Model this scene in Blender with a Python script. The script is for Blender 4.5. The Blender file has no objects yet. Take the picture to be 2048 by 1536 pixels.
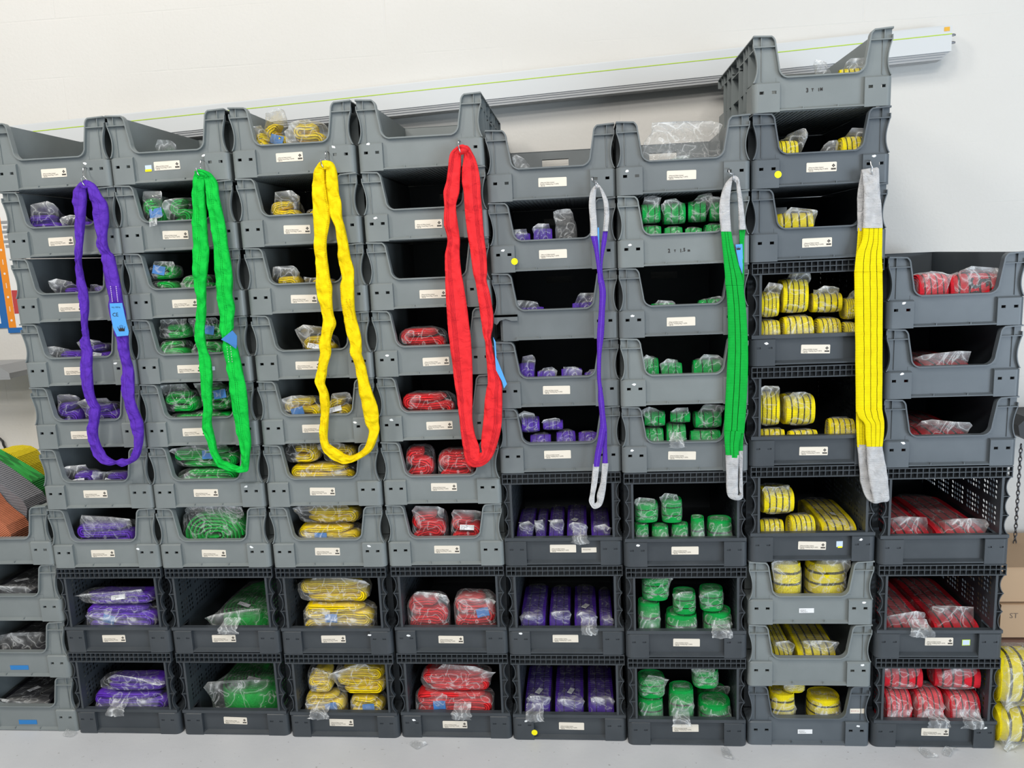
import bpy, bmesh, math, random
from mathutils import Vector, Matrix, noise
import numpy as np

# ------------------------------------------------------------------ camera, world, lights, exposure
SC = bpy.context.scene
COL = SC.collection
W, H = 2048, 1536
F_PX = 1560.0
CAM = Vector((0.2803, -2.4858, 1.6849))
YAW, PITCH, ROLL = 0.09340, 0.16443, -0.04439
_cy, _sy, _cp, _sp = math.cos(YAW), math.sin(YAW), math.cos(PITCH), math.sin(PITCH)
FWD = Vector((-_sy * _cp, _cy * _cp, -_sp))
_r0 = Vector((_cy, _sy, 0)); _u0 = _r0.cross(FWD)
RIGHT = math.cos(ROLL) * _r0 + math.sin(ROLL) * _u0
UP = -math.sin(ROLL) * _r0 + math.cos(ROLL) * _u0

cam_data = bpy.data.cameras.new('camera')
cam_data.sensor_width = 36.0
cam_data.lens = F_PX / W * 36.0
cam_data.clip_start = 0.05
cam_ob = bpy.data.objects.new('camera', cam_data)
COL.objects.link(cam_ob)
cam_ob.matrix_world = Matrix(((RIGHT.x, UP.x, -FWD.x, CAM.x), (RIGHT.y, UP.y, -FWD.y, CAM.y), (RIGHT.z, UP.z, -FWD.z, CAM.z), (0, 0, 0, 1)))
SC.camera = cam_ob

world = bpy.data.worlds.new('world'); SC.world = world
world.use_nodes = True
bg = world.node_tree.nodes['Background']
bg.inputs[0].default_value = (0.80, 0.90, 1.0, 1)
bg.inputs[1].default_value = 0.16

def area(name, loc, target, sx, sy, power, color):
    l = bpy.data.lights.new(name, 'AREA'); l.shape = 'RECTANGLE'; l.size = sx; l.size_y = sy
    l.energy = power; l.color = color
    o = bpy.data.objects.new(name, l); COL.objects.link(o)
    o.location = loc
    d = Vector(target) - Vector(loc)
    o.rotation_euler = d.to_track_quat('-Z', 'Y').to_euler()
    return o
WARM = (1.0, 0.95, 0.87)
area('ceiling_or_fill_lamp', (-3.4, -2.7, 5.0), (-2.0, -0.3, 0.6), 0.35, 1.5, 118, WARM)
area('ceiling_or_fill_lamp', (-0.8, -2.7, 5.0), (-0.2, -0.6, 0), 0.35, 1.5, 85, WARM)
area('ceiling_or_fill_lamp', (2.0, -3.0, 5.0), (1.8, -0.8, 0), 0.5, 1.5, 25, WARM)
area('ceiling_or_fill_lamp', (0.0, -5.6, 5.0), (0.0, -1.0, 0.4), 4.0, 0.6, 130, (1, 0.97, 0.93))  # added fill behind the camera, lifts the bin fronts and contents
area('ceiling_or_fill_lamp', (0.0, -8.6, 4.8), (0.0, 0.0, 0.8), 5.0, 0.6, 95, (1, 0.97, 0.93))  # second added fill, set far back to reach low into the bin openings
area('window_daylight', (5.2, -4.6, 1.3), (0.4, 0.2, 0.7), 3.2, 2.2, 260, (0.74, 0.87, 1.0))

SC.view_settings.view_transform = 'Standard'
SC.view_settings.look = 'None'
SC.view_settings.gamma = 1.0
SC.view_settings.use_curve_mapping = False
SC.view_settings.exposure = -0.08
SC.cycles.use_denoising = True
SC.cycles.max_bounces = 7
SC.cycles.diffuse_bounces = 3
SC.cycles.glossy_bounces = 3
SC.cycles.transparent_max_bounces = 14
SC.cycles.caustics_reflective = False
SC.cycles.caustics_refractive = False

def at(u, v, Y):
    """the real point at depth Y behind the bin fronts that the photograph shows at (u, v)"""
    d = FWD + RIGHT * ((u - W / 2) / F_PX) - UP * ((v - H / 2) / F_PX)
    return CAM + d * ((Y - CAM.y) / d.y)

# ------------------------------------------------------------------ materials
def new_mat(name):
    m = bpy.data.materials.new(name); m.use_nodes = True
    nt = m.node_tree
    return m, nt, nt.nodes['Principled BSDF']

def N(nt, typ, **kw):
    n = nt.nodes.new(typ)
    for k, v in kw.items():
        setattr(n, k, v)
    return n

def mth(nt, op, a, b=None, c=None):
    n = nt.nodes.new('ShaderNodeMath'); n.operation = op
    for i, x in enumerate((a, b, c)):
        if x is None: continue
        if isinstance(x, (int, float)): n.inputs[i].default_value = x
        else: nt.links.new(x, n.inputs[i])
    return n.outputs[0]

def mixc(nt, fac, a, b):
    n = nt.nodes.new('ShaderNodeMix'); n.data_type = 'RGBA'
    for i, x in ((0, fac), (6, a), (7, b)):
        if isinstance(x, (int, float)): n.inputs[i].default_value = x
        elif isinstance(x, tuple): n.inputs[i].default_value = (*x, 1) if len(x) == 3 else x
        else: nt.links.new(x, n.inputs[i])
    return n.outputs[2]

def plain(name, col, rough=0.5, metal=0.0, spec=0.5):
    m, nt, b = new_mat(name)
    b.inputs['Base Color'].default_value = (*col, 1)
    b.inputs['Roughness'].default_value = rough
    b.inputs['Metallic'].default_value = metal
    b.inputs['Specular IOR Level'].default_value = spec
    return m

def plastic(name, col, rough=0.42):
    m, nt, b = new_mat(name)
    tc = N(nt, 'ShaderNodeTexCoord')
    n1 = N(nt, 'ShaderNodeTexNoise'); n1.inputs['Scale'].default_value = 9; n1.inputs['Detail'].default_value = 6
    oi = N(nt, 'ShaderNodeObjectInfo')
    va = N(nt, 'ShaderNodeVectorMath', operation='ADD')
    nt.links.new(tc.outputs['Object'], va.inputs[0]); nt.links.new(oi.outputs['Location'], va.inputs[1])
    nt.links.new(va.outputs[0], n1.inputs['Vector'])
    dust = mth(nt, 'MULTIPLY', mth(nt, 'SUBTRACT', n1.outputs[0], 0.42), 0.55)
    c = mixc(nt, dust, col, tuple(min(1, x * 1.5 + 0.05) for x in col))
    nt.links.new(c, b.inputs['Base Color'])
    b.inputs['Roughness'].default_value = rough
    n2 = N(nt, 'ShaderNodeTexNoise'); n2.inputs['Scale'].default_value = 600
    nt.links.new(tc.outputs['Object'], n2.inputs['Vector'])
    bp = N(nt, 'ShaderNodeBump'); bp.inputs['Strength'].default_value = 0.08; bp.inputs['Distance'].default_value = 0.001
    nt.links.new(n2.outputs[0], bp.inputs['Height']); nt.links.new(bp.outputs[0], b.inputs['Normal'])
    return m

def cloth(name, col, lines=(), lw=0.012, line_col=(0.02, 0.02, 0.02), rib=0.0, dash=0.0, rough=0.75, sheen=0.0, mottle=0.22, fold=0.0):
    """woven cloth: lines run along the length (uv.u in metres) at the given places across (uv.v)"""
    m, nt, b = new_mat(name)
    uv = N(nt, 'ShaderNodeUVMap')
    sx = N(nt, 'ShaderNodeSeparateXYZ'); nt.links.new(uv.outputs[0], sx.inputs[0])
    u, v = sx.outputs[0], sx.outputs[1]
    nz = N(nt, 'ShaderNodeTexNoise'); nz.inputs['Scale'].default_value = 45; nz.inputs['Detail'].default_value = 3
    tc = N(nt, 'ShaderNodeTexCoord'); nt.links.new(tc.outputs['Object'], nz.inputs['Vector'])
    dark = tuple(x * (1 - mottle) for x in col)
    c = mixc(nt, nz.outputs[0], dark, tuple(min(1, x * (1 + mottle * .6)) for x in col))
    mask = None
    wob = mth(nt, 'MULTIPLY', mth(nt, 'SUBTRACT', nz.outputs[0], 0.5), 0.03)
    vv = mth(nt, 'ADD', v, wob)
    for p in lines:
        k = mth(nt, 'COMPARE', vv, p, lw)
        mask = k if mask is None else mth(nt, 'MAXIMUM', mask, k)
    if mask is not None:
        if dash:
            mask = mth(nt, 'MULTIPLY', mask, mth(nt, 'GREATER_THAN', mth(nt, 'FRACT', mth(nt, 'MULTIPLY', u, 1 / dash)), 0.3))
        c = mixc(nt, mask, c, line_col)
    nt.links.new(c, b.inputs['Base Color'])
    b.inputs['Roughness'].default_value = rough
    b.inputs['Specular IOR Level'].default_value = 0.12
    b.inputs['Sheen Weight'].default_value = sheen
    h = nz.outputs[0]
    if rib:
        w = mth(nt, 'SINE', mth(nt, 'MULTIPLY', u, 2 * math.pi / rib))
        h = mth(nt, 'ADD', mth(nt, 'MULTIPLY', w, 0.5), mth(nt, 'MULTIPLY', h, 0.6))
        # woven ribs: valleys a touch deeper in tone
        c2 = mixc(nt, mth(nt, 'MULTIPLY', mth(nt, 'LESS_THAN', w, -0.25), 0.28), c, tuple(x * 0.55 for x in col))
        nt.links.new(c2, b.inputs['Base Color'])
    bp = N(nt, 'ShaderNodeBump'); bp.inputs['Strength'].default_value = 0.5; bp.inputs['Distance'].default_value = 0.0015
    if fold:
        n3 = N(nt, 'ShaderNodeTexNoise'); n3.inputs['Scale'].default_value = 26; n3.inputs['Detail'].default_value = 4; n3.inputs['Distortion'].default_value = 1.2
        nt.links.new(tc.outputs['Object'], n3.inputs['Vector'])
        b2 = N(nt, 'ShaderNodeBump'); b2.inputs['Strength'].default_value = fold; b2.inputs['Distance'].default_value = 0.012
        nt.links.new(n3.outputs[0], b2.inputs['Height']); nt.links.new(b2.outputs[0], bp.inputs['Normal'])
    nt.links.new(h, bp.inputs['Height']); nt.links.new(bp.outputs[0], b.inputs['Normal'])
    return m

def film_mat(name, haze=0.012):
    m = bpy.data.materials.new(name); m.use_nodes = True
    nt = m.node_tree; nt.nodes.clear()
    out = N(nt, 'ShaderNodeOutputMaterial')
    tr = N(nt, 'ShaderNodeBsdfTransparent'); tr.inputs[0].default_value = (0.995, 0.997, 0.997, 1)
    gl = N(nt, 'ShaderNodeBsdfGlossy'); gl.inputs['Roughness'].default_value = 0.07
    df = N(nt, 'ShaderNodeBsdfDiffuse'); df.inputs[0].default_value = (0.9, 0.92, 0.93, 1)
    tc = N(nt, 'ShaderNodeTexCoord')
    nz = N(nt, 'ShaderNodeTexNoise'); nz.inputs['Scale'].default_value = 30; nz.inputs['Detail'].default_value = 2; nz.inputs['Distortion'].default_value = 2.5
    nt.links.new(tc.outputs['Object'], nz.inputs['Vector'])
    bp = N(nt, 'ShaderNodeBump'); bp.inputs['Strength'].default_value = 0.7; bp.inputs['Distance'].default_value = 0.01
    nt.links.new(nz.outputs[0], bp.inputs['Height']); nt.links.new(bp.outputs[0], gl.inputs['Normal'])
    cz = N(nt, 'ShaderNodeTexNoise'); cz.inputs['Scale'].default_value = 17; cz.inputs['Detail'].default_value = 1.5; cz.inputs['Distortion'].default_value = 1.2
    va = N(nt, 'ShaderNodeVectorMath', operation='ADD'); va.inputs[1].default_value = (3.3, 1.7, 9.1)
    nt.links.new(tc.outputs['Object'], va.inputs[0]); nt.links.new(va.outputs[0], cz.inputs['Vector'])
    ridge = mth(nt, 'SUBTRACT', 1.0, mth(nt, 'MULTIPLY', mth(nt, 'ABSOLUTE', mth(nt, 'SUBTRACT', cz.outputs[0], 0.5)), 2.0))
    crease = mth(nt, 'POWER', ridge, 34.0)            # milky stretch marks along the creases of the film
    fr = N(nt, 'ShaderNodeLayerWeight'); fr.inputs[0].default_value = 0.35
    nt.links.new(bp.outputs[0], fr.inputs['Normal'])
    f1 = mth(nt, 'ADD', mth(nt, 'MULTIPLY', fr.outputs['Fresnel'], 0.30), 0.008)
    fh = mth(nt, 'ADD', mth(nt, 'MULTIPLY', mth(nt, 'POWER', fr.outputs['Facing'], 2.0), 0.22), haze)
    at_ = N(nt, 'ShaderNodeAttribute', attribute_name='film_layers')   # gathered film is many layers thick
    fh = mth(nt, 'ADD', fh, mth(nt, 'MULTIPLY', mth(nt, 'MULTIPLY', mth(nt, 'POWER', at_.outputs['Fac'], 2.0), 0.40), mth(nt, 'POWER', ridge, 3.0)))
    fh = mth(nt, 'MINIMUM', mth(nt, 'ADD', fh, mth(nt, 'MULTIPLY', crease, 0.30 + haze)), 0.9)
    m1 = N(nt, 'ShaderNodeMixShader'); nt.links.new(fh, m1.inputs[0]); nt.links.new(tr.outputs[0], m1.inputs[1]); nt.links.new(df.outputs[0], m1.inputs[2])
    m2 = N(nt, 'ShaderNodeMixShader'); nt.links.new(f1, m2.inputs[0]); nt.links.new(m1.outputs[0], m2.inputs[1]); nt.links.new(gl.outputs[0], m2.inputs[2])
    nt.links.new(m2.outputs[0], out.inputs[0])
    return m

def wall_mat():
    m, nt, b = new_mat('white_painted_blockwork')
    tc = N(nt, 'ShaderNodeTexCoord')
    mp = N(nt, 'ShaderNodeMapping'); mp.inputs['Rotation'].default_value = (math.pi / 2, 0, 0)
    nt.links.new(tc.outputs['Object'], mp.inputs[0])
    br = N(nt, 'ShaderNodeTexBrick')
    br.inputs['Scale'].default_value = 1.0; br.inputs['Brick Width'].default_value = 0.9; br.inputs['Row Height'].default_value = 0.225
    br.inputs['Mortar Size'].default_value = 0.004; br.inputs['Mortar Smooth'].default_value = 0.7
    nt.links.new(mp.outputs[0], br.inputs['Vector'])
    n1 = N(nt, 'ShaderNodeTexNoise'); n1.inputs['Scale'].default_value = 70; n1.inputs['Detail'].default_value = 5
    n2 = N(nt, 'ShaderNodeTexNoise'); n2.inputs['Scale'].default_value = 3.0; n2.inputs['Detail'].default_value = 3
    vo = N(nt, 'ShaderNodeTexVoronoi'); vo.inputs['Scale'].default_value = 16
    for n in (n1, n2, vo): nt.links.new(tc.outputs['Object'], n.inputs['Vector'])
    # the paint fills most joints: break the joint lines up with the large noise
    jm = mth(nt, 'MULTIPLY', br.outputs['Fac'], mth(nt, 'MULTIPLY_ADD', n2.outputs[0], 3.0, -1.25))
    jm = mth(nt, 'MAXIMUM', mth(nt, 'MINIMUM', jm, 1.0), 0.0)
    pit = mth(nt, 'LESS_THAN', vo.outputs['Distance'], 0.06)
    h = mth(nt, 'ADD', mth(nt, 'MULTIPLY', n1.outputs[0], 0.30), mth(nt, 'MULTIPLY', jm, -0.28))
    h = mth(nt, 'ADD', h, mth(nt, 'MULTIPLY', pit, -0.25))
    bp = N(nt, 'ShaderNodeBump'); bp.inputs['Strength'].default_value = 0.55; bp.inputs['Distance'].default_value = 0.006
    nt.links.new(h, bp.inputs['Height']); nt.links.new(bp.outputs[0], b.inputs['Normal'])
    c = mixc(nt, n2.outputs[0], (0.625, 0.61, 0.575), (0.665, 0.65, 0.62))
    c = mixc(nt, mth(nt, 'MULTIPLY', jm, 0.06), c, (0.6, 0.6, 0.58))
    nt.links.new(c, b.inputs['Base Color'])
    b.inputs['Roughness'].default_value = 0.7
    return m

def floor_mat():
    m, nt, b = new_mat('pale_grey_floor_paint')
    tc = N(nt, 'ShaderNodeTexCoord')
    n1 = N(nt, 'ShaderNodeTexNoise'); n1.inputs['Scale'].default_value = 3.5; n1.inputs['Detail'].default_value = 7
    n2 = N(nt, 'ShaderNodeTexNoise'); n2.inputs['Scale'].default_value = 60; n2.inputs['Detail'].default_value = 4
    for n in (n1, n2): nt.links.new(tc.outputs['Object'], n.inputs['Vector'])
    c = mixc(nt, n1.outputs[0], (0.52, 0.535, 0.56), (0.68, 0.695, 0.72))
    sp = mth(nt, 'GREATER_THAN', n2.outputs[0], 0.70)
    c = mixc(nt, mth(nt, 'MULTIPLY', sp, 0.5), c, (0.25, 0.24, 0.23))
    nt.links.new(c, b.inputs['Base Color'])
    b.inputs['Roughness'].default_value = 0.45
    bp = N(nt, 'ShaderNodeBump'); bp.inputs['Strength'].default_value = 0.15; bp.inputs['Distance'].default_value = 0.003
    nt.links.new(n2.outputs[0], bp.inputs['Height']); nt.links.new(bp.outputs[0], b.inputs['Normal'])
    return m

RGB = {'P': (0.115, 0.035, 0.46), 'G': (0.005, 0.42, 0.05), 'Y': (0.92, 0.62, 0.005), 'R': (0.74, 0.025, 0.03), 'K': (0.012, 0.013, 0.018)}
WEB = {'P': (0.085, 0.03, 0.36), 'G': (0.006, 0.34, 0.06), 'Y': (0.86, 0.70, 0.01), 'R': (0.68, 0.02, 0.035), 'K': (0.02, 0.02, 0.026)}
CNAME = {'P': 'purple', 'G': 'green', 'Y': 'yellow', 'R': 'red', 'K': 'black'}
M = {}
M['bin_light'] = plastic('light_grey_plastic', (0.182, 0.205, 0.207))
M['bin_mid'] = plastic('mid_grey_plastic', (0.135, 0.153, 0.160))
M['bin_slate'] = plastic('slate_grey_plastic', (0.084, 0.100, 0.114))
M['crate'] = plastic('dark_slate_plastic', (0.040, 0.048, 0.056), 0.38)
M['film'] = film_mat('clear_polythene')
M['film_milky'] = film_mat('milky_polythene', 0.05)
M['label'] = plain('cream_paper', (0.76, 0.70, 0.60), 0.6)
M['white'] = plain('white_paper', (0.78, 0.79, 0.80), 0.6)
M['ink'] = plain('black_ink', (0.02, 0.017, 0.015), 0.6)
M['inkbrown'] = plain('faded_ink', (0.16, 0.12, 0.09), 0.7)
M['steel'] = plain('bright_steel', (0.62, 0.63, 0.65), 0.25, 1.0)
M['darksteel'] = plain('dull_steel', (0.16, 0.16, 0.17), 0.4, 0.8)
M['yellowdot'] = plain('yellow_sticker', (0.93, 0.83, 0.0), 0.5)
M['bluetag'] = plain('blue_label_fabric', (0.05, 0.20, 0.52), 0.5)
M['bluetag_bright'] = plain('bright_blue_label', (0.09, 0.36, 0.78), 0.4)
M['bluetape'] = plain('blue_tape', (0.02, 0.19, 0.50), 0.5)
M['alu'] = plain('white_aluminium', (0.60, 0.62, 0.63), 0.45)
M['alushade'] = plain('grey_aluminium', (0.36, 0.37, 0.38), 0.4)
M['lime'] = plain('lime_strip', (0.42, 0.62, 0.01), 0.5)
M['orange'] = plain('orange_print', (0.85, 0.28, 0.02), 0.5)
M['blueprint'] = plain('blue_print', (0.02, 0.14, 0.42), 0.5)
M['poster'] = plain('poster_paper', (0.80, 0.80, 0.79), 0.5)
M['card'] = plain('brown_cardboard', (0.50, 0.34, 0.21), 0.8)
M['cardark'] = plain('dark_cardboard', (0.16, 0.085, 0.06), 0.8)
M['black'] = plain('black_rubber', (0.015, 0.015, 0.016), 0.5)
M['greymetal'] = plain('grey_painted_metal', (0.30, 0.31, 0.32), 0.45)
M['redprint'] = plain('red_print', (0.5, 0.06, 0.06), 0.5)
M['amber'] = plain('amber_sticker', (0.75, 0.40, 0.03), 0.5)
M['bluewhite'] = plain('pale_sticker', (0.55, 0.66, 0.78), 0.5)
M['limesticker'] = plain('lime_sticker', (0.55, 0.75, 0.08), 0.5)
M['whitepaint'] = plain('white_paint', (0.85, 0.87, 0.88), 0.5)
for k in 'PGYRK':
    M['fold' + k] = cloth('round_sling_' + CNAME[k], RGB[k], (0.43, 0.50, 0.57), 0.010, tuple(x * 0.12 for x in RGB[k]), mottle=0.35, fold=0.5)
    M['web' + k] = cloth('webbing_' + CNAME[k], WEB[k], (0.2, 0.4, 0.6, 0.8) if k in 'YR' else (0.33, 0.67), 0.022,
                         (0.015, 0.015, 0.01) if k != 'P' else (0.03, 0.01, 0.12), rib=0.004)
M['hangP'] = cloth('hanging_purple', (0.105, 0.033, 0.42), (0.5,), 0.010, (0.03, 0.01, 0.15), dash=0.005, fold=0.6)
M['hangG'] = cloth('hanging_green', (0.006, 0.52, 0.055), (0.45, 0.56), 0.010, (0.0, 0.06, 0.0), dash=0.006, fold=0.6)
M['hangY'] = cloth('hanging_yellow', (0.94, 0.66, 0.004), (0.90, 0.95), 0.008, (0.35, 0.2, 0.0), dash=0.006, fold=0.6)
M['hangR'] = cloth('hanging_red', (0.80, 0.030, 0.036), (0.22, 0.27, 0.32, 0.37, 0.42), 0.007, (0.12, 0.0, 0.01), fold=0.6)
M['hwebP'] = cloth('flat_purple', (0.10, 0.03, 0.42), (0.5,), 0.02, (0.25, 0.15, 0.65), rib=0.0045)
M['hwebG'] = cloth('flat_green', (0.006, 0.42, 0.05), (0.36, 0.62), 0.018, (0.0, 0.05, 0.0), rib=0.005)
M['hwebY'] = cloth('flat_yellow', (0.93, 0.74, 0.004), (0.3, 0.54, 0.78), 0.012, (0.06, 0.05, 0.0), rib=0.005)
M['sleeve'] = cloth('grey_white_sleeve', (0.58, 0.58, 0.59), (), rib=0.0035, mottle=0.45, fold=0.7)
M['stitch'] = plain('pale_stitching', (0.62, 0.50, 0.72), 0.7)

# ------------------------------------------------------------------ mesh helpers
class MB:
    def __init__(s): s.v, s.f, s.uv = [], [], []
    def add(s, vs, fs, uvs=None):
        b = len(s.v); s.v += [tuple(x) for x in vs]; s.f += [tuple(b + i for i in q) for q in fs]
        s.uv += list(uvs) if uvs is not None else [(0, 0)] * len(vs)
    def box(s, x0, x1, y0, y1, z0, z1):
        s.add([(x, y, z) for z in (z0, z1) for y in (y0, y1) for x in (x0, x1)],
              [(0, 2, 3, 1), (4, 5, 7, 6), (0, 1, 5, 4), (2, 6, 7, 3), (0, 4, 6, 2), (1, 3, 7, 5)])
    def prism(s, poly, z0, z1):                       # poly in xy, counter-clockwise
        n = len(poly)
        s.add([(x, y, z0) for x, y in poly] + [(x, y, z1) for x, y in poly],
              [tuple(range(n - 1, -1, -1)), tuple(range(n, 2 * n))] + [(i, (i + 1) % n, n + (i + 1) % n, n + i) for i in range(n)])
    def plate(s, poly, y0, y1):                       # poly in xz, extruded through y
        n = len(poly)
        s.add([(x, y0, z) for x, z in poly] + [(x, y1, z) for x, z in poly],
              [tuple(range(n)), tuple(range(2 * n - 1, n - 1, -1))] + [(i, n + i, n + (i + 1) % n, (i + 1) % n) for i in range(n)])
    def sweep_xz(s, path, t, y0, y1):                 # band of in-plane thickness t along an xz path
        n = len(path); vs = []
        for i, (x, z) in enumerate(path):
            a = path[max(0, i - 1)]; b = path[min(n - 1, i + 1)]
            dx, dz = b[0] - a[0], b[1] - a[1]; l = math.hypot(dx, dz) or 1
            nx, nz = -dz / l * t / 2, dx / l * t / 2
            vs += [(x + nx, y0, z + nz), (x + nx, y1, z + nz), (x - nx, y1, z - nz), (x - nx, y0, z - nz)]
        fs = [(0, 3, 2, 1), (4 * n - 4, 4 * n - 3, 4 * n - 2, 4 * n - 1)]
        for i in range(n - 1):
            for k in range(4):
                fs.append((4 * i + k, 4 * i + (k + 1) % 4, 4 * i + 4 + (k + 1) % 4, 4 * i + 4 + k))
        s.add(vs, fs)
    def tube(s, pts, r, n=8):
        pts = [Vector(p) for p in pts]; vs = []; up = Vector((0.3, 0.2, 1)).normalized()
        for i, p in enumerate(pts):
            t = (pts[min(i + 1, len(pts) - 1)] - pts[max(i - 1, 0)]).normalized()
            a = t.cross(up)
            if a.length < 0.1: a = t.cross(Vector((1, 0, 0)))
            a.normalize(); b = t.cross(a)
            vs += [p + (a * math.cos(2 * math.pi * k / n) + b * math.sin(2 * math.pi * k / n)) * r for k in range(n)]
        fs = [tuple(range(n)), tuple(range(len(vs) - 1, len(vs) - 1 - n, -1))]
        for i in range(len(pts) - 1):
            for k in range(n):
                fs.append((i * n + k, i * n + n + k, i * n + n + (k + 1) % n, i * n + (k + 1) % n))
        s.add(vs, fs)
    def mesh(s, name, mat, smooth=None):
        me = bpy.data.meshes.new(name)
        me.from_pydata(s.v, [], s.f); me.validate()
        bm = bmesh.new(); bm.from_mesh(me); bmesh.ops.recalc_face_normals(bm, faces=bm.faces); bm.to_mesh(me); bm.free()
        if any(u != (0, 0) for u in s.uv) and len(me.vertices) == len(s.uv):
            uvl = me.uv_layers.new(name='UVMap')
            vi = np.empty(len(me.loops), dtype=np.int32); me.loops.foreach_get('vertex_index', vi)
            uvl.data.foreach_set('uv', np.array(s.uv, dtype=np.float32)[vi].ravel())
        if getattr(s, 'lay', None) and len(s.lay) == len(me.vertices):
            me.attributes.new('film_layers', 'FLOAT', 'POINT').data.foreach_set('value', s.lay)
        if mat is not None: me.materials.append(M[mat] if isinstance(mat, str) else mat)
        if smooth:
            me.polygons.foreach_set('use_smooth', [True] * len(me.polygons))
            me.set_sharp_from_angle(angle=math.radians(smooth))
        return me

def link(name, me, parent=None, loc=(0, 0, 0), rot=(0, 0, 0)):
    o = bpy.data.objects.new(name, me); COL.objects.link(o)
    o.parent = parent; o.location = loc; o.rotation_euler = rot
    return o
def tag(o, label, cat, group=None):
    o['label'] = label; o['category'] = cat
    if group: o['group'] = group
    return o
def thing(name, label, cat, loc, group=None, rot=(0, 0, 0)):
    return tag(link(name, None, None, loc, rot), label, cat, group)
def structure(name, me):
    o = link(name, me); o['kind'] = 'structure'; return o
def arc(cx, cz, r, a0, a1, n):
    return [(cx + r * math.cos(math.radians(a0 + (a1 - a0) * i / n)), cz + r * math.sin(math.radians(a0 + (a1 - a0) * i / n))) for i in range(n + 1)]
def mirror(mb):
    o = MB(); o.v = [(0.4 - x, y, z) for x, y, z in mb.v]; o.f = [tuple(reversed(q)) for q in mb.f]; o.uv = list(mb.uv); return o

_TXT = {}
def text_mesh(txt, size, mat, squash=1.0, bold=0.0):
    """lettering as a flat mesh in the xz plane facing -y, origin at its lower-left"""
    key = (txt, size, mat, squash, bold)
    if key not in _TXT:
        c = bpy.data.curves.new('lettering', 'FONT'); c.body = txt; c.size = size; c.resolution_u = 2; c.offset = bold
        o = bpy.data.objects.new('lettering', c); COL.objects.link(o)
        dg = bpy.context.evaluated_depsgraph_get(); dg.update()
        me = bpy.data.meshes.new_from_object(o.evaluated_get(dg))
        bpy.data.objects.remove(o); bpy.data.curves.remove(c)
        for v in me.vertices: v.co = (v.co.x * squash, 0, v.co.y)
        me.materials.clear(); me.materials.append(M[mat])
        _TXT[key] = me
    return _TXT[key]
def mesh_into(mb, me, dx, dz, y):
    mb.add([(v.co.x + dx, y, v.co.z + dz) for v in me.vertices], [tuple(p.vertices) for p in me.polygons])

# ------------------------------------------------------------------ the room
WALL_Y, FLOOR_Z = 0.69, 0.0
mb = MB(); mb.box(-5, 5.5, WALL_Y, WALL_Y + 0.12, 0, 5.0); structure('wall_back', mb.mesh('wall_back', wall_mat()))
mb = MB(); mb.box(-5, 5.5, -7, WALL_Y, -0.1, 0.0); structure('floor', mb.mesh('floor', floor_mat()))

# ------------------------------------------------------------------ the light open-fronted bin
HL, HD = 0.2195, 0.3233
TOP = 0.2180
def xi(z):                                            # inner edge of the post (opening edge) at height z
    if z >= 0.194: return 0.041 + 0.024 * math.sqrt(max(0, 1 - ((z - 0.194) / (TOP - 0.194)) ** 2))
    if z >= 0.127: return 0.065 + (0.194 - z) * 0.17
    t = (0.127 - z) / 0.030
    return 0.0764 + 0.030 * (1 - math.sqrt(max(0, 1 - min(1, t) ** 2)))
def xo(z):                                            # waisted outer edge of the post
    if z >= 0.186: return 0.003
    t = (z - 0.086) / 0.100
    return 0.003 + 0.0115 * math.sin(math.pi * min(1, max(0, t ** 0.85))) ** 0.9

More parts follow.
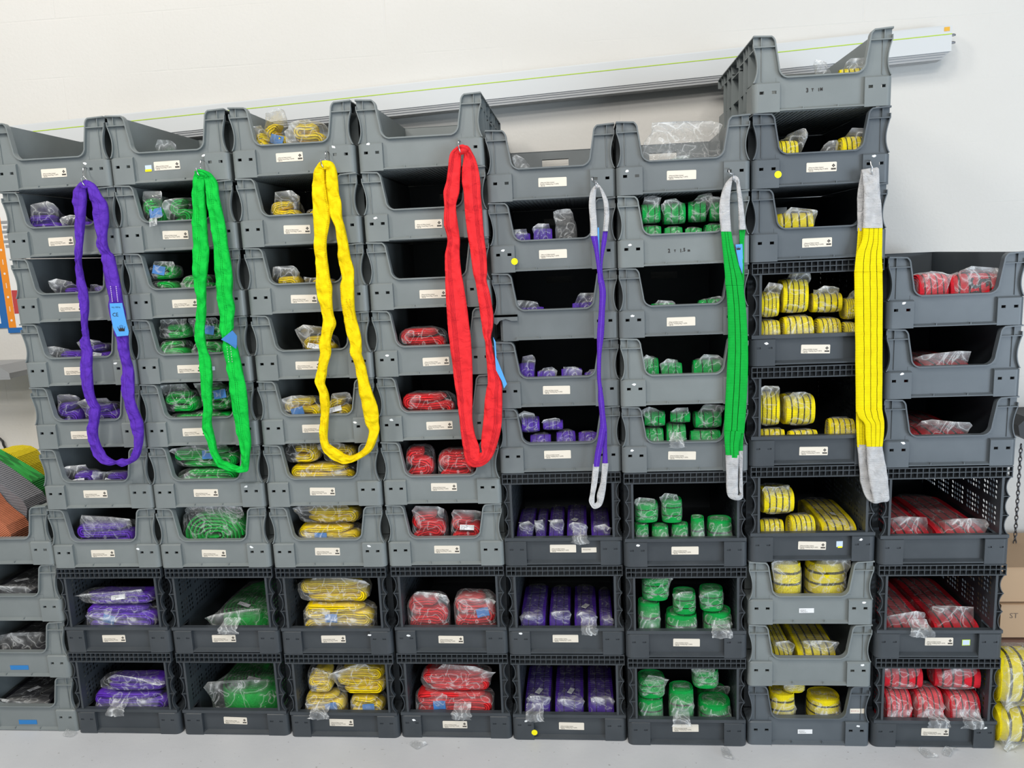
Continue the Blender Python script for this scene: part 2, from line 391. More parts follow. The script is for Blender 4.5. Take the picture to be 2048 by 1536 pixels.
def slotted_block(w, h, slots, depth, yb, r=0.016, back=True):
    """corner block with rounded outer corner (at x=0) and rectangular slots let into its front face"""
    mb = MB()
    xs = sorted({r, w} | {a for s in slots for a in s[:2]}); hf = h - 0.004; zs = sorted({0.0, hf} | {a for s in slots for a in s[2:]})
    def hole(xa, za): return any(s[0] - 1e-6 <= xa < s[1] - 1e-6 and s[2] - 1e-6 <= za < s[3] - 1e-6 for s in slots)
    for i in range(len(xs) - 1):
        for j in range(len(zs) - 1):
            x0, x1, z0, z1 = xs[i], xs[i + 1], zs[j], zs[j + 1]
            if hole(x0, z0):
                mb.add([(x0, 0, z0), (x1, 0, z0), (x1, 0, z1), (x0, 0, z1), (x0, depth, z0), (x1, depth, z0), (x1, depth, z1), (x0, depth, z1)],
                       ([(4, 5, 6, 7)] if back else []) + [(0, 1, 5, 4), (1, 2, 6, 5), (2, 3, 7, 6), (3, 0, 4, 7)])
            else:
                mb.add([(x0, 0, z0), (x1, 0, z0), (x1, 0, z1), (x0, 0, z1)], [(0, 1, 2, 3)])
    a = [(r - r * math.sin(math.radians(t)), r - r * math.cos(math.radians(t))) for t in range(0, 91, 15)] + [(0, yb)]
    for (xa, ya), (xb, yb2) in zip(a, a[1:]):
        mb.add([(xa, ya, 0), (xa, ya, hf), (xb, yb2, hf), (xb, yb2, 0)], [(0, 1, 2, 3)])
        ins = lambda x, y: (x + 0.005 * (1 - x / r), y + 0.005 * (1 - min(y, r) / r))
        (xc, yc_), (xd, yd) = ins(xa, ya), ins(xb, yb2)
        mb.add([(xa, ya, hf), (xc, yc_, h), (xd, yd, h), (xb, yb2, hf)], [(0, 1, 2, 3)])
    yi = 0.012; mb.add([(r, 0, hf), (w, 0, hf), (w, 0.005, h), (r, 0.005, h)], [(0, 1, 2, 3)])
    top = [(w, 0)] + a + [(0.029, yb), (0.029, yi), (w, yi)]
    n = len(top)
    mb.add([(x + 0.005 * max(0, 1 - x / r) * (y < yb), max(y, 0.005) if x > 0.001 else y, h) for x, y in top], [tuple(range(n))]); mb.add([(x, y, 0.0) for x, y in top], [tuple(range(n))])
    mb.add([(w, 0, 0), (w, yi, 0), (w, yi, h), (w, 0.005, h), (w, 0, hf)], [(0, 1, 2, 3, 4)]); mb.add([(0.029, yi, 0), (w, yi, 0), (w, yi, 0.010), (0.029, yi, 0.010)], [(0, 1, 2, 3)])
    return mb

def bin_parts():
    sh = MB()
    sh.box(0.03, 0.37, 0.014, 0.575, 0.006, 0.010)                               # floor
    for x in (0.030, 0.367): sh.box(x, x + 0.003, 0.014, 0.575, 0.010, TOP - 0.003)
    # back wall with a grip slot
    sh.box(0.03, 0.37, 0.572, 0.575, 0.010, 0.160); sh.box(0.03, 0.37, 0.572, 0.575, 0.186, TOP - 0.003)
    sh.box(0.03, 0.15, 0.572, 0.575, 0.160, 0.186); sh.box(0.25, 0.37, 0.572, 0.575, 0.160, 0.186)
    # lower skirts at the sides and the back
    for a, b in ((0.004, 0.030), (0.370, 0.396)):
        sh.box(a, b, 0.49, 0.592, 0.0, 0.086)
    for a, b in ((0.016, 0.030), (0.370, 0.384)):
        sh.box(a, b, 0.085, 0.49, 0.0, 0.030)
    sh.box(0.02, 0.38, 0.575, 0.592, 0.0, 0.05)
    pl = MB()
    pl.box(0.070, 0.330, 0.011, 0.015, 0.006, 0.099)                             # front panel
    zs = [0.086 + (TOP - 0.086) * i / 34 for i in range(35)]
    for mir in (False, True):
        q = MB()
        vs = []
        for z in zs:
            for y in (0.012, 0.016): vs += [(xo(z), y, z), (xi(max(z, 0.0972)), y, z)]
        fs = []
        for i in range(34):
            a, b = 4 * i, 4 * i + 4
            fs += [(a, a + 1, b + 1, b), (a + 2, b + 2, b + 3, a + 3), (a, b, b + 2, a + 2), (a + 1, a + 3, b + 3, b + 1)]
        q.add(vs, fs)
        if mir: q = mirror(q)
        pl.add(q.v, q.f)
    rm = MB()
    half = [(0.002, TOP - 0.001)] + [(xi(z), z) for z in [TOP - 0.001 - (TOP - 0.0985) * (i / 40) ** 1.0 for i in range(1, 41)]]
    half = [(x, z) for x, z in half] + [(0.112, 0.0975)]
    path = half + [(0.4 - x, z) for x, z in reversed(half)]
    rm.sweep_xz(path, 0.0042, 0.001, 0.022)                                      # rolled lip round the opening
    for mir in (False, True):
        q = MB()
        q.box(0.002, 0.0655, 0.002, 0.014, 0.1845, 0.1875)
        q.sweep_xz([(xo(z), z) for z in zs if z < 0.2], 0.0028, 0.003, 0.014)
        q.box(0.024, 0.0262, 0.005, 0.013, 0.1875, TOP - 0.002)
        q.box(0.027, 0.0285, 0.009, 0.013, 0.09, 0.1845)
        if mir: q = mirror(q)
        rm.add(q.v, q.f)
        s = MB()                                                                 # side rim and ribs
        s.box(0.001, 0.031, 0.004, 0.598, TOP - 0.004, TOP - 0.001)
        s.box(0.008, 0.030, 0.014, 0.235, 0.183, 0.186); s.box(0.008, 0.030, 0.36, 0.592, 0.183, 0.186); s.box(0.008, 0.030, 0.235, 0.36, 0.170, 0.173)
        for yk in (0.09, 0.16, 0.235, 0.36, 0.435, 0.505): s.box(0.005, 0.030, yk, yk + 0.0028, 0.03 if 0.1 < yk < 0.48 else 0.086, TOP - 0.004)
        s.box(0.012, 0.030, 0.10, 0.49, 0.088, 0.091)
        for k in (1, 3, 5, 7): s.box(0.004, 0.030, 0.05 + 0.07 * k, 0.0525 + 0.07 * k, 0.186, TOP - 0.004)
        if mir: s = mirror(s)
        rm.add(s.v, s.f)
    rm.box(0.001, 0.399, 0.572, 0.598, TOP - 0.004, TOP - 0.001); rm.box(0.001, 0.399, 0.595, 0.598, 0.186, TOP - 0.004)
    lg = MB(); lg.add([(x, y, z) for x in (0.072, 0.328) for y, z in ((0.0118, 0.003), (0.0005, 0.003), (0.0005, 0.0062), (0.0118, 0.0125))], [(0, 1, 2, 3), (7, 6, 5, 4), (0, 4, 5, 1), (1, 5, 6, 2), (2, 6, 7, 3), (3, 7, 4, 0)])               # bottom ledge
    for x in (0.145, 0.245): lg.box(x, x + 0.003, 0.0005, 0.010, 0.006, 0.0122)
    gr = MB()                                                                    # ribbed underside
    for k in range(26): gr.box(0.034 + 0.013 * k, 0.0355 + 0.013 * k, 0.02, 0.57, 0.0012, 0.006)
    for k in range(40): gr.box(0.034, 0.366, 0.02 + 0.0138 * k, 0.0215 + 0.0138 * k, 0.0018, 0.006)
    bl = slotted_block(0.079, 0.086, [(0.020, 0.0325, 0.052, 0.0605), (0.056, 0.0685, 0.052, 0.0605)], 0.006, 0.085, back=False)
    return dict(shell=sh, front_panel=pl, rim=rm, bottom_ledge=lg, base_grate=gr, corner_block=bl)

def crate_parts():
    T = HD - 0.002
    sh = MB()
    sh.box(0.03, 0.37, 0.014, 0.575, 0.006, 0.011)
    sh.box(0.03, 0.37, 0.571, 0.575, 0.011, T - 0.003)
    for a, b in ((0.004, 0.030), (0.370, 0.396)): sh.box(a, b, 0.085, 0.592, 0.0, 0.096)
    sh.box(0.03, 0.37, 0.575, 0.592, 0.0, 0.096)
    fp = MB()
    fp.box(0.074, 0.326, 0.014, 0.018, 0.004, 0.088)
    fp.add([(x, y, z) for x in (0.074, 0.326) for y, z in ((0.0142, 0.003), (0.001, 0.003), (0.001, 0.0075), (0.0142, 0.0150))], [(0, 1, 2, 3), (7, 6, 5, 4), (0, 4, 5, 1), (1, 5, 6, 2), (2, 6, 7, 3), (3, 7, 4, 0)])
    fp.box(0.004, 0.396, 0.001, 0.020, 0.086, 0.097)
    bl = slotted_block(0.076, 0.0865, [(0.020, 0.032, 0.054, 0.0595), (0.055, 0.067, 0.054, 0.0595)], 0.003, 0.085, 0.02)
    rg = MB()
    for z0, z1 in ((0.284, 0.2875), (0.3025, 0.305), (T - 0.0035, T)): rg.box(0.004, 0.396, 0.001, 0.020, z0, z1)
    rg.box(0.03, 0.37, 0.018, 0.021, 0.2875, T - 0.003)
    for k in range(19): rg.box(0.035 + 0.01822 * k, 0.0372 + 0.01822 * k, 0.002, 0.018, 0.2875, T - 0.003)
    for x in (0.004, 0.0205, 0.377, 0.3935): rg.box(x, x + 0.0025, 0.002, 0.018, 0.2875, T - 0.003)
    for mir in (False, True):
        s = MB()
        s.box(0.004, 0.031, 0.02, 0.597, T - 0.003, T); s.box(0.004, 0.031, 0.02, 0.597, 0.284, 0.287)
        s.box(0.012, 0.0145, 0.02, 0.597, 0.287, T - 0.003)
        for k in range(20): s.box(0.005, 0.030, 0.04 + 0.028 * k, 0.0425 + 0.028 * k, 0.287, T - 0.003)
        if mir: s = mirror(s)
        rg.add(s.v, s.f)
    rg.box(0.03, 0.37, 0.575, 0.597, T - 0.003, T); rg.box(0.03, 0.37, 0.575, 0.597, 0.284, 0.287)
    po = MB()                                                                    # front corner post with scalloped flange
    po.box(0.027, 0.0345, 0.003, 0.030, 0.097, 0.284)
    zs = [0.097 + 0.187 * i / 60 for i in range(61)]
    def sc(z):
        t = ((z - 0.097) / 0.0623) % 1.0
        return 0.007 + 0.0125 * math.sin(math.pi * t) ** 0.7
    po.plate([(sc(z), z) for z in zs] + [(0.030, 0.284), (0.030, 0.097)], 0.015, 0.018)
    po.sweep_xz([(sc(z), z) for z in zs], 0.0024, 0.005, 0.018)
    for k in (1, 2): po.box(0.007, 0.030, 0.004, 0.018, 0.097 + 0.0623 * k - 0.0012, 0.097 + 0.0623 * k + 0.0012)
    for k in range(7): po.box(0.008, 0.030, 0.09 + 0.075 * k, 0.0925 + 0.075 * k, 0.096, 0.284)
    sw = MB()                                                                    # perforated side wall
    X = 0.0315; nx, nz = 30, 11
    ys = [0.03 + 0.54 * i / nx for i in range(nx + 1)]; zz = [0.096 + 0.19 * j / nz for j in range(nz + 1)]
    for i in range(nx):
        for j in range(nz):
            y0, y1, z0, z1 = ys[i], ys[i + 1], zz[j], zz[j + 1]
            c = [(X, y0, z0), (X, y1, z0), (X, y1, z1), (X, y0, z1)]
            if i % 6 == 5 or j in (0, nz - 1, 5):
                sw.add(c, [(0, 1, 2, 3)]); continue
            my, mz = (y0 + y1) / 2, (z0 + z1) / 2
            hole = []
            for k in range(8):
                a = math.radians(225 + 45 * k)
                ca, sa = math.cos(a) * 0.0062, math.sin(a) * 0.0052
                hole.append((X, my + ca * 0.80 + sa * 0.45, mz + sa * 0.95))
            edge = [c[0], (X, my, z0), c[1], (X, y1, mz), c[2], (X, my, z1), c[3], (X, y0, mz)]
            sw.add(edge + hole, [(k, (k + 1) % 8, 8 + (k + 1) % 8, 8 + k) for k in range(8)])
    return dict(shell=sh, front_panel=fp, corner_block=bl, rim_grille=rg, corner_post=po, side_wall=sw)

BP, CP = bin_parts(), crate_parts()
PROTO = {}
def protos(kind, tone):
    if (kind, tone) not in PROTO:
        src = BP if kind == 'L' else CP
        d = {}
        for n, mbx in src.items():
            d[n] = [mbx.mesh(n, tone, 35)]
            if n in ('corner_block', 'corner_post', 'side_wall'): d[n].append(mirror(mbx).mesh(n, tone, 35))
        PROTO[(kind, tone)] = d
    return PROTO[(kind, tone)]

# ---- bin labels (paper with print)
PRINTS = {}
def label_mesh(kind):
    if kind not in PRINTS:
        p, q = MB(), MB()
        if kind in ('round', 'web', 'plainweb'):
            w, h = 0.088, 0.0275
            p.plate([(-w/2 + .001, -h/2), (w/2 - .001, -h/2), (w/2, -h/2 + .001), (w/2, h/2 - .002), (w/2 - .002, h/2), (-w/2 + .002, h/2), (-w/2, h/2 - .002), (-w/2, -h/2 + .001)], -0.0006, 0)
            l2 = {'round': 'Polyester Round Sling 1T 2MTR', 'web': 'Polyester Webbing Sling 3T 2MTR', 'plainweb': 'Polyester Webbing Sling 1T 2MTR'}[kind]
            mesh_into(q, text_mesh('Lifting and Safety Limited', 0.0052, 'ink', 0.82), -w/2 + .006, -.0025, -0.0009)
            mesh_into(q, text_mesh(l2, 0.0052, 'ink', 0.80), -w/2 + .005, -.0078, -0.0009)
            mesh_into(q, text_mesh('10022 98', 0.0042, 'ink', 0.85), -w/2 + .006, -.0120, -0.0009)
            if kind != 'plainweb':
                cx = w/2 - .0095
                for a in range(4):                     # diamond emblem of four small lozenges above a dark bar
                    ox, oz = [(0, .0038), (.0028, .001), (0, -.0018), (-.0028, .001)][a]
                    q.add([(cx + ox, -.0009, oz + .0045), (cx + ox + .0024, -.0009, oz + .0021), (cx + ox, -.0009, oz - .0003), (cx + ox - .0024, -.0009, oz + .0021)], [(0, 1, 2, 3)])
                for k in range(5):
                    x0 = cx - .007 + .0029 * k
                    q.add([(x0, -.0009, -.009), (x0 + .0025, -.0009, -.009), (x0 + .0025, -.0009, -.0042), (x0, -.0009, -.0042)], [(0, 1, 2, 3)])
        else:
            w, h = 0.048, 0.016
            p.plate([(-w/2, -h/2), (w/2, -h/2), (w/2, h/2), (-w/2, h/2)], -0.0006, 0)
            mesh_into(q, text_mesh('RETURN 3T', 0.0045, 'ink', 0.8), -w/2 + .004, .0, -0.0009)
            mesh_into(q, text_mesh('webbing sling 2m', 0.0042, 'ink', 0.8), -w/2 + .004, -.005, -0.0009)
        PRINTS[kind] = (p.mesh('label', 'label' if kind != 'small' else 'white'), q.mesh('label_print', 'ink'))
    return PRINTS[kind]
def disc_mesh(rx, rz, mat, seed=0, cut=0.0):
    p = MB(); rnd = random.Random(seed)
    pts = [(rx * math.cos(t) * (1 + rnd.uniform(-cut, cut)), rz * math.sin(t) * (1 + rnd.uniform(-cut, cut))) for t in [2 * math.pi * k / 18 for k in range(18)]]
    p.plate(pts, -0.0006, 0); return p.mesh('sticker', mat)
def rect_mesh(w, h, mat):
    p = MB(); p.plate([(-w/2, -h/2), (w/2, -h/2 + .0008), (w/2, h/2), (-w/2, h/2 - .0006)], -0.0006, 0); return p.mesh('sticker', mat)

# ------------------------------------------------------------------ stacks
STACK = {0: 'black sling stack', 1: 'purple round sling stack', 2: 'green round sling stack', 3: 'yellow round sling stack', 4: 'red round sling stack',
         5: 'purple webbing sling stack', 6: 'green webbing sling stack', 7: 'yellow webbing sling stack', 8: 'red webbing sling stack'}
ORD = ['top', 'second', 'third', 'fourth', 'fifth', 'sixth', 'seventh', 'eighth', 'bottom']
# from the floor up: kinds, then the left edge of every bin, then the plastic of every bin
STACKS = {
 0: ('LLLL', [-2.036, -2.035, -2.034, -2.034], ['bin_light'] * 4, 0.018),
 1: ('DDLLLLLLL', [-1.632, -1.630, -1.632, -1.631, -1.630, -1.631, -1.632, -1.632, -1.638], ['crate'] * 2 + ['bin_light'] * 7, 0.0121),
 2: ('DDLLLLLLL', [-1.220, -1.221, -1.226, -1.225, -1.226, -1.226, -1.228, -1.230, -1.233], ['crate'] * 2 + ['bin_light'] * 7, 0.0080),
 3: ('DDLLLLLLL', [-0.812, -0.814, -0.814, -0.813, -0.811, -0.811, -0.812, -0.816, -0.819], ['crate'] * 2 + ['bin_light'] * 7, 0.0025),
 4: ('DDLLLLLLL', [-0.4075, -0.4065, -0.4062, -0.4060, -0.4058, -0.4058, -0.4060, -0.4063, -0.4085], ['crate'] * 2 + ['bin_light'] * 7, 0.0079),
 5: ('DDDLLLLL', [-0.0055, -0.0055, -0.0052, -0.0050, -0.0050, -0.0048, -0.0052, -0.0040], ['crate'] * 3 + ['bin_mid'] * 5, 0.0040),
 6: ('DDDLLLLL', [0.3960, 0.3960, 0.3955, 0.3957, 0.3958, 0.3958, 0.3962, 0.3968], ['crate'] * 3 + ['bin_mid', 'bin_light', 'bin_mid', 'bin_light', 'bin_mid'], -0.0158),
 7: ('LLLDDDLLL', [0.801, 0.800, 0.800, 0.801, 0.801, 0.801, 0.801, 0.803, 0.803], ['bin_slate', 'bin_light', 'bin_light', 'crate', 'crate', 'crate', 'bin_slate', 'bin_slate', 'bin_light'], -0.0084),
 8: ('DDDLLL', [1.208, 1.207, 1.208, 1.210, 1.210, 1.208], ['crate'] * 3 + ['bin_slate'] * 3, -0.0103),
}
LABELS = {  # photograph position of every paper label, top bin first
 1: [(108, 346), (122, 483), (142, 615), (153, 742), (166, 870), (191, 988), (206, 1107), (228, 1277), None],
 2: [(334, 331), (351, 470), (370, 607), (380, 738), (390, 864), (412, 986), (428, 1107), (448, 1277), (471, 1441)],
 3: [(579, 314), (594, 459), (608, 598), (617, 731), (630, 857), (645, 983), (655, 1103), (667, 1278), (683, 1445)],
 4: [None, (857, 448), (866, 588), (872, 723), (879, 851), (888, 974), (894, 1099), (902, 1279), (910, 1449)],
 5: [(1105, 364), (1106, 508), None, (1113, 780), (1115, 909), (1126, 1097), (1131, 1277), (1143, 1452)],
 6: [(1363, 350), None, (1362, 643), None, (1364, 911), (1370, 1101), (1373, 1285), (1371, 1456)],
 7: [None, (1643, 334), (1634, 485), (1631, 698), (1627, 902), (1624, 1091), (1613, 1221), None, (1610, 1463)],
 8: [None, None, None, None, (1878, 1283), (1870, 1464)],
}
DABS = [(1, 0, 170, 327), (2, 0, 407, 311), (3, 0, 667, 294), (4, 0, 736, 281), (4, 1, 751, 436), (4, 3, 774, 711), (4, 4, 783, 840), (5, 1, 1006, 501), (6, 0, 1254, 342),
        (6, 1, 1260, 490), (6, 2, 1265, 632), (6, 3, 1268, 769), (6, 4, 1264, 901), (8, 0, 1808, 606), (8, 1, 1804, 748), (8, 2, 1806, 886), (7, 1, 1748, 312), (7, 6, 1728, 1205),
        (7, 7, 1725, 1330), (7, 8, 1716, 1452), (3, 4, 710, 845), (2, 5, 492, 973), (2, 6, 503, 1094), (3, 6, 738, 1092), (1, 6, 276, 1098), (1, 3, 231, 727), (4, 8, 828, 1440), (4, 7, 817, 1271),
        (5, 7, 1052, 1442), (5, 6, 1041, 1267), (7, 3, 1533, 687), (7, 5, 1722, 1079), (8, 5, 1971, 1456), (6, 5, 1276, 1091), (3, 7, 739, 1270)]
BINS = {}
tone_word = {'bin_light': 'light grey', 'bin_mid': 'mid grey', 'bin_slate': 'slate grey', 'crate': 'dark slate'}
for c, (kinds, xs, tones, yc) in STACKS.items():
    z = 0.0; n = len(kinds)
    for i, k in enumerate(kinds):
        row = n - 1 - i
        where = 'bottom' if i == 0 else ('top' if row == 0 else ORD[row] + ' from top')
        if k == 'L':
            lab = f"{tone_word[tones[i]]} plastic bin with scooped front, {where} in the {STACK[c]}"
        else:
            lab = f"dark square-fronted crate, {where} in the {STACK[c]}"
        jit = random.Random(c * 31 + i).uniform(-0.002, 0.002)
        r = thing('storage_bin' if k == 'L' else 'storage_crate', lab, 'bin' if k == 'L' else 'crate', (xs[i], yc + jit, z), f"bins in the {STACK[c]}")
        pr = protos(k, tones[i])
        for nme, ms in pr.items():
            if c == 5 and k == 'L' and row == 2 and nme == 'corner_block':       # this bin's near block face is broken away
                bb = MB(); bb.box(0.02, 0.029, 0.030, 0.085, 0, 0.083); bb.box(0.029, 0.079, 0.0105, 0.0122, 0, 0.083); bb.box(0.004, 0.029, 0.0, 0.085, 0.079, 0.086); bb.box(0.029, 0.079, 0.0, 0.0122, 0.079, 0.086); bb.plate([(0.003, 0.06), (0.012, 0.055), (0.022, 0.068), (0.04, 0.073), (0.06, 0.066), (0.079, 0.066), (0.079, 0.086), (0.003, 0.086)], 0.0, 0.004)
                o = link('broken_corner_block', bb.mesh('broken_corner_block', tones[i], 35), r); o['label'] = 'corner block with its front face broken away'
                link(nme, ms[1], r); continue
            for m_ in ms: link(nme, m_, r)
        BINS[(c, row)] = dict(root=r, x=xs[i], y=yc + jit, z=z, k=k, h=HL if k == 'L' else HD)
        lp = LABELS.get(c, [None] * 9)[row] if c in LABELS else None
        if lp:
            pan = 0.0105 if k == 'L' else 0.0135
            p = at(lp[0], lp[1], yc + jit + pan)
            kind = 'small' if (c == 7 and row in (6, 8)) else ('round' if c <= 4 else ('web' if c >= 7 else 'plainweb'))
            ms = label_mesh(kind)
            lx = min(max(p.x - xs[i], 0.12), 0.28)
            o = link('paper_label', ms[0], r, (lx, pan, min(max(p.z - z, 0.028), 0.078)), (0, random.Random(c * 7 + row).uniform(-0.015, 0.03), 0))
            link('label_print', ms[1], o)
        z += HL if k == 'L' else HD
def on_bin(c, row, u, v, name, me, dy=0.0, roty=0.0):
    b = BINS[(c, row)]
    p = at(u, v, b['y'] + dy)
    return link(name, me, b['root'], (p.x - b['x'], dy, p.z - b['z']), (0, roty, 0))
for i, (c, row, u, v) in enumerate(DABS):
    b = BINS[(c, row)]
    p = at(u, v, b['y'])
    o = link('white_paint_dab', disc_mesh(0.006, 0.0035, 'whitepaint', i, 0.3), b['root'], (p.x - b['x'], -0.0002, min(p.z - b['z'], 0.083)), (0, random.Random(i).uniform(-.4, .4), 0))
for c, row, u, v in ((5, 1, 1029, 523), (7, 1, 1556, 349), (5, 7, 1069, 1465)):
    on_bin(c, row, u, v, 'yellow_dot_sticker', disc_mesh(0.0105, 0.0105, 'yellowdot'), -0.0004)
on_bin(2, 0, 297, 336, 'torn_sticker', rect_mesh(0.022, 0.018, 'bluewhite'), 0.0105); on_bin(2, 0, 297, 341, 'torn_sticker', rect_mesh(0.022, 0.008, 'yellowdot'), 0.0102)
on_bin(2, 3, 425, 737, 'torn_sticker', rect_mesh(0.018, 0.014, 'bluewhite'), 0.0105)
on_bin(7, 5, 1679, 1088, 'torn_sticker', rect_mesh(0.020, 0.020, 'bluewhite'), 0.0135); on_bin(7, 5, 1680, 1094, 'torn_sticker', rect_mesh(0.014, 0.006, 'yellowdot'), 0.0132)
on_bin(8, 4, 1932, 1285, 'square_sticker', rect_mesh(0.025, 0.021, 'limesticker'), 0.0135); on_bin(8, 4, 1932, 1285, 'sticker_face', rect_mesh(0.021, 0.017, 'bluewhite'), 0.0130)
o = on_bin(5, 5, 1178, 1100, 'paper_label', rect_mesh(0.050, 0.018, 'label'), 0.0135); q = MB(); mesh_into(q, text_mesh('RSGS2T002', 0.006, 'inkbrown', 0.9), -0.02, 0.0, -0.0009); link('label_print', q.mesh('label_print', 'inkbrown'), o)
o = on_bin(7, 8, 1714, 1422, 'paper_label', rect_mesh(0.046, 0.018, 'label'), 0.0118); q = MB(); mesh_into(q, text_mesh('W S 3T 1.5', 0.006, 'redprint', 0.9), -0.02, -0.002, -0.0009); link('label_print', q.mesh('label_print', 'redprint'), o)
for row, u, v in ((2, 39, 1335), (3, 56, 1444)):
    on_bin(0, row, u, v, 'blue_tape', rect_mesh(0.072, 0.018, 'bluetape'), 0.0105)
def hand(c, row, u, v, glyphs):
    q = MB()
    for g, dx, dz, sz in glyphs: mesh_into(q, text_mesh(g, sz, 'ink', 0.85, 0.0006), dx, dz, -0.0004)
    on_bin(c, row, u, v, 'handwritten_mark', q.mesh('handwritten_mark', 'ink'), 0.0105, -0.01)
hand(6, 1, 1336, 505, [('2', 0, 0, .016), ('T', .019, .001, .009), ('1', .036, -.001, .014), ('.', .043, 0, .012), ('5', .047, .001, .014), ('m', .060, 0, .011)])
hand(7, 0, 1612, 184, [('3', 0, -.001, .017), ('T', .016, .001, .011), ('1', .034, 0, .012), ('M', .040, .001, .012)])

# ------------------------------------------------------------------ contents of the bins
ICO = None
def ico():
    global ICO
    if ICO is None:
        bm = bmesh.new(); bmesh.ops.create_icosphere(bm, subdivisions=3, radius=1)
        bm.verts.ensure_lookup_table()
        ICO = ([v.co.normalized() for v in bm.verts], [tuple(v.index for v in f.verts) for f in bm.faces]); bm.free()
    return ICO
def bag_mesh(w, d, h, rnd, flap=None, flen=0.03):
    """thin crumpled film round a bundle of w x d x h (origin at the middle of its base)"""
    vs, fs = ico(); out = []; lay = []
    off = Vector((rnd.uniform(0, 50), rnd.uniform(0, 50), rnd.uniform(0, 50)))
    fl = Vector(flap).normalized() if flap else None
    if fl:
        side = fl.cross(Vector((0, 1, 0.2))).normalized(); thin = fl.cross(side).normalized()
    for n in vs:
        p = Vector([math.copysign(abs(c) ** 0.46, c) for c in n])
        p = p / max(1.0, max(abs(c) for c in p))
        q = Vector((p.x * w / 2, p.y * d / 2, p.z * h / 2))
        cr = noise.ridged_multi_fractal((q + off) * 22, 1.0, 2.0, 3, 1.0, 2.0) * 0.5
        tt_ = 0.0
        q *= 1 - 0.085 * min(1.2, max(0, cr))
        if fl:
            t = (n.dot(fl) - 0.72) / 0.28
            if t > 0:
                t = t * t * (3 - 2 * t); tt_ = t
                c0 = Vector((fl.x * w / 2, fl.y * d / 2, fl.z * h / 2)) * 0.8
                rel = q - c0
                a, b = rel.dot(side), rel.dot(thin)
                q = q + fl * flen * t + side * a * 0.55 * t - thin * b * 0.85 * t
                q += thin * 0.006 * t * math.sin(a * 260 + off.x)
        q.z = max(q.z, -h / 2 + 0.0005)
        out.append((q.x, q.y, q.z + h / 2)); lay.append(max(0.0, min(1.0, tt_)))
    b = MB(); b.add(out, fs); b.lay = lay
    return b

def roll_mesh(w, d, h, rnd, power=0.6):
    """webbing rolled or folded about the x axis; uv.v runs across its width"""
    nt, nx = 36, 10; b = MB(); vs, uvs, fs = [], [], []
    peri = 2 * (d + h) * 0.85
    ph = rnd.uniform(0, 6)
    def prof(t, k):
        c, s = math.cos(t), math.sin(t)
        return (math.copysign(abs(c) ** power, c) * d / 2 * k, math.copysign(abs(s) ** power, s) * h / 2 * k)
    for i in range(nx + 1):
        x = (i / nx - 0.5) * w
        edge = min(i, nx - i); k = (0.955, 0.985, 1.0)[min(edge, 2)]
        for j in range(nt + 1):
            t = 2 * math.pi * j / nt
            y, z = prof(t, k * (1 + 0.012 * math.sin(3 * t + ph + i * .3)))
            vs.append((x, y, z + h / 2)); uvs.append((peri * j / nt, 0.04 + 0.92 * i / nx))
    for i in range(nx):
        for j in range(nt):
            a = i * (nt + 1) + j; fs.append((a, a + 1, a + nt + 2, a + nt + 1))
    b.add(vs, fs, uvs)
    rings = max(4, int(min(d, h) / 0.010))
    for sgn in (-1, 1):                               # wound layers show on the ends
        vs, uvs, fs = [], [], []
        for r in range(rings * 2 + 1):
            k = 0.955 * (1 - r / (rings * 2 + 1))
            x = sgn * (w / 2 - (0.003 if r % 2 else 0.0))
            for j in range(nt + 1):
                y, z = prof(2 * math.pi * j / nt, k); vs.append((x, y, z + h / 2)); uvs.append((peri * j / nt, 0.02))
        for r in range(rings * 2):
            for j in range(nt):
                a = r * (nt + 1) + j; fs.append((a, a + 1, a + nt + 2, a + nt + 1))
        n = len(vs); vs.append((sgn * w / 2, 0, h / 2)); uvs.append((0.001, 0.02))
        for j in range(nt): fs.append((rings * 2 * (nt + 1) + j, rings * 2 * (nt + 1) + j + 1, n))
        b.add(vs, fs, uvs)
    return b

def flat_tube(path, yh, th, closed=False, rnd=None, wob=0.0, ns=14):
    """soft flattened tube along xz path points (x, z, y-offset): half width yh in y, half thickness th"""
    b = MB(); vs, uvs, fs = [], [], []; n = len(path); L = 0
    off = Vector((rnd.uniform(0, 40), rnd.uniform(0, 40), 0)) if rnd else Vector()
    for i, (x, z, yo) in enumerate(path):
        p0, p1 = path[max(0, i - 1)], path[min(n - 1, i + 1)]
        dx, dz = p1[0] - p0[0], p1[1] - p0[1]; l = math.hypot(dx, dz) or 1e-6
        nx, nz = -dz / l, dx / l
        if i: L += math.hypot(x - path[i - 1][0], z - path[i - 1][1])
        endk = 1.0 if 1 < i < n - 2 else (0.75 if i in (1, n - 2) else 0.35)
        for j in range(ns + 1):
            t = 2 * math.pi * j / ns
            cy, st = math.cos(t), math.sin(t)
            k = 1 + wob * noise.noise(Vector((x * 22, z * 22, cy * 1.5)) + off)
            y = yo + math.copysign(abs(cy) ** 0.8, cy) * yh * endk * k; s = math.copysign(abs(st) ** 0.8, st) * th * endk * k
            vs.append((x + nx * s, y, z + nz * s)); uvs.append((L, j / ns))
    for i in range(n - 1):
        for j in range(ns):
            a = i * (ns + 1) + j; fs.append((a, a + 1, a + ns + 2, a + ns + 1))
    fs += [tuple(range(ns)), tuple(range((n - 1) * (ns + 1), (n - 1) * (ns + 1) + ns))]
    b.add(vs, fs, uvs)
    return b

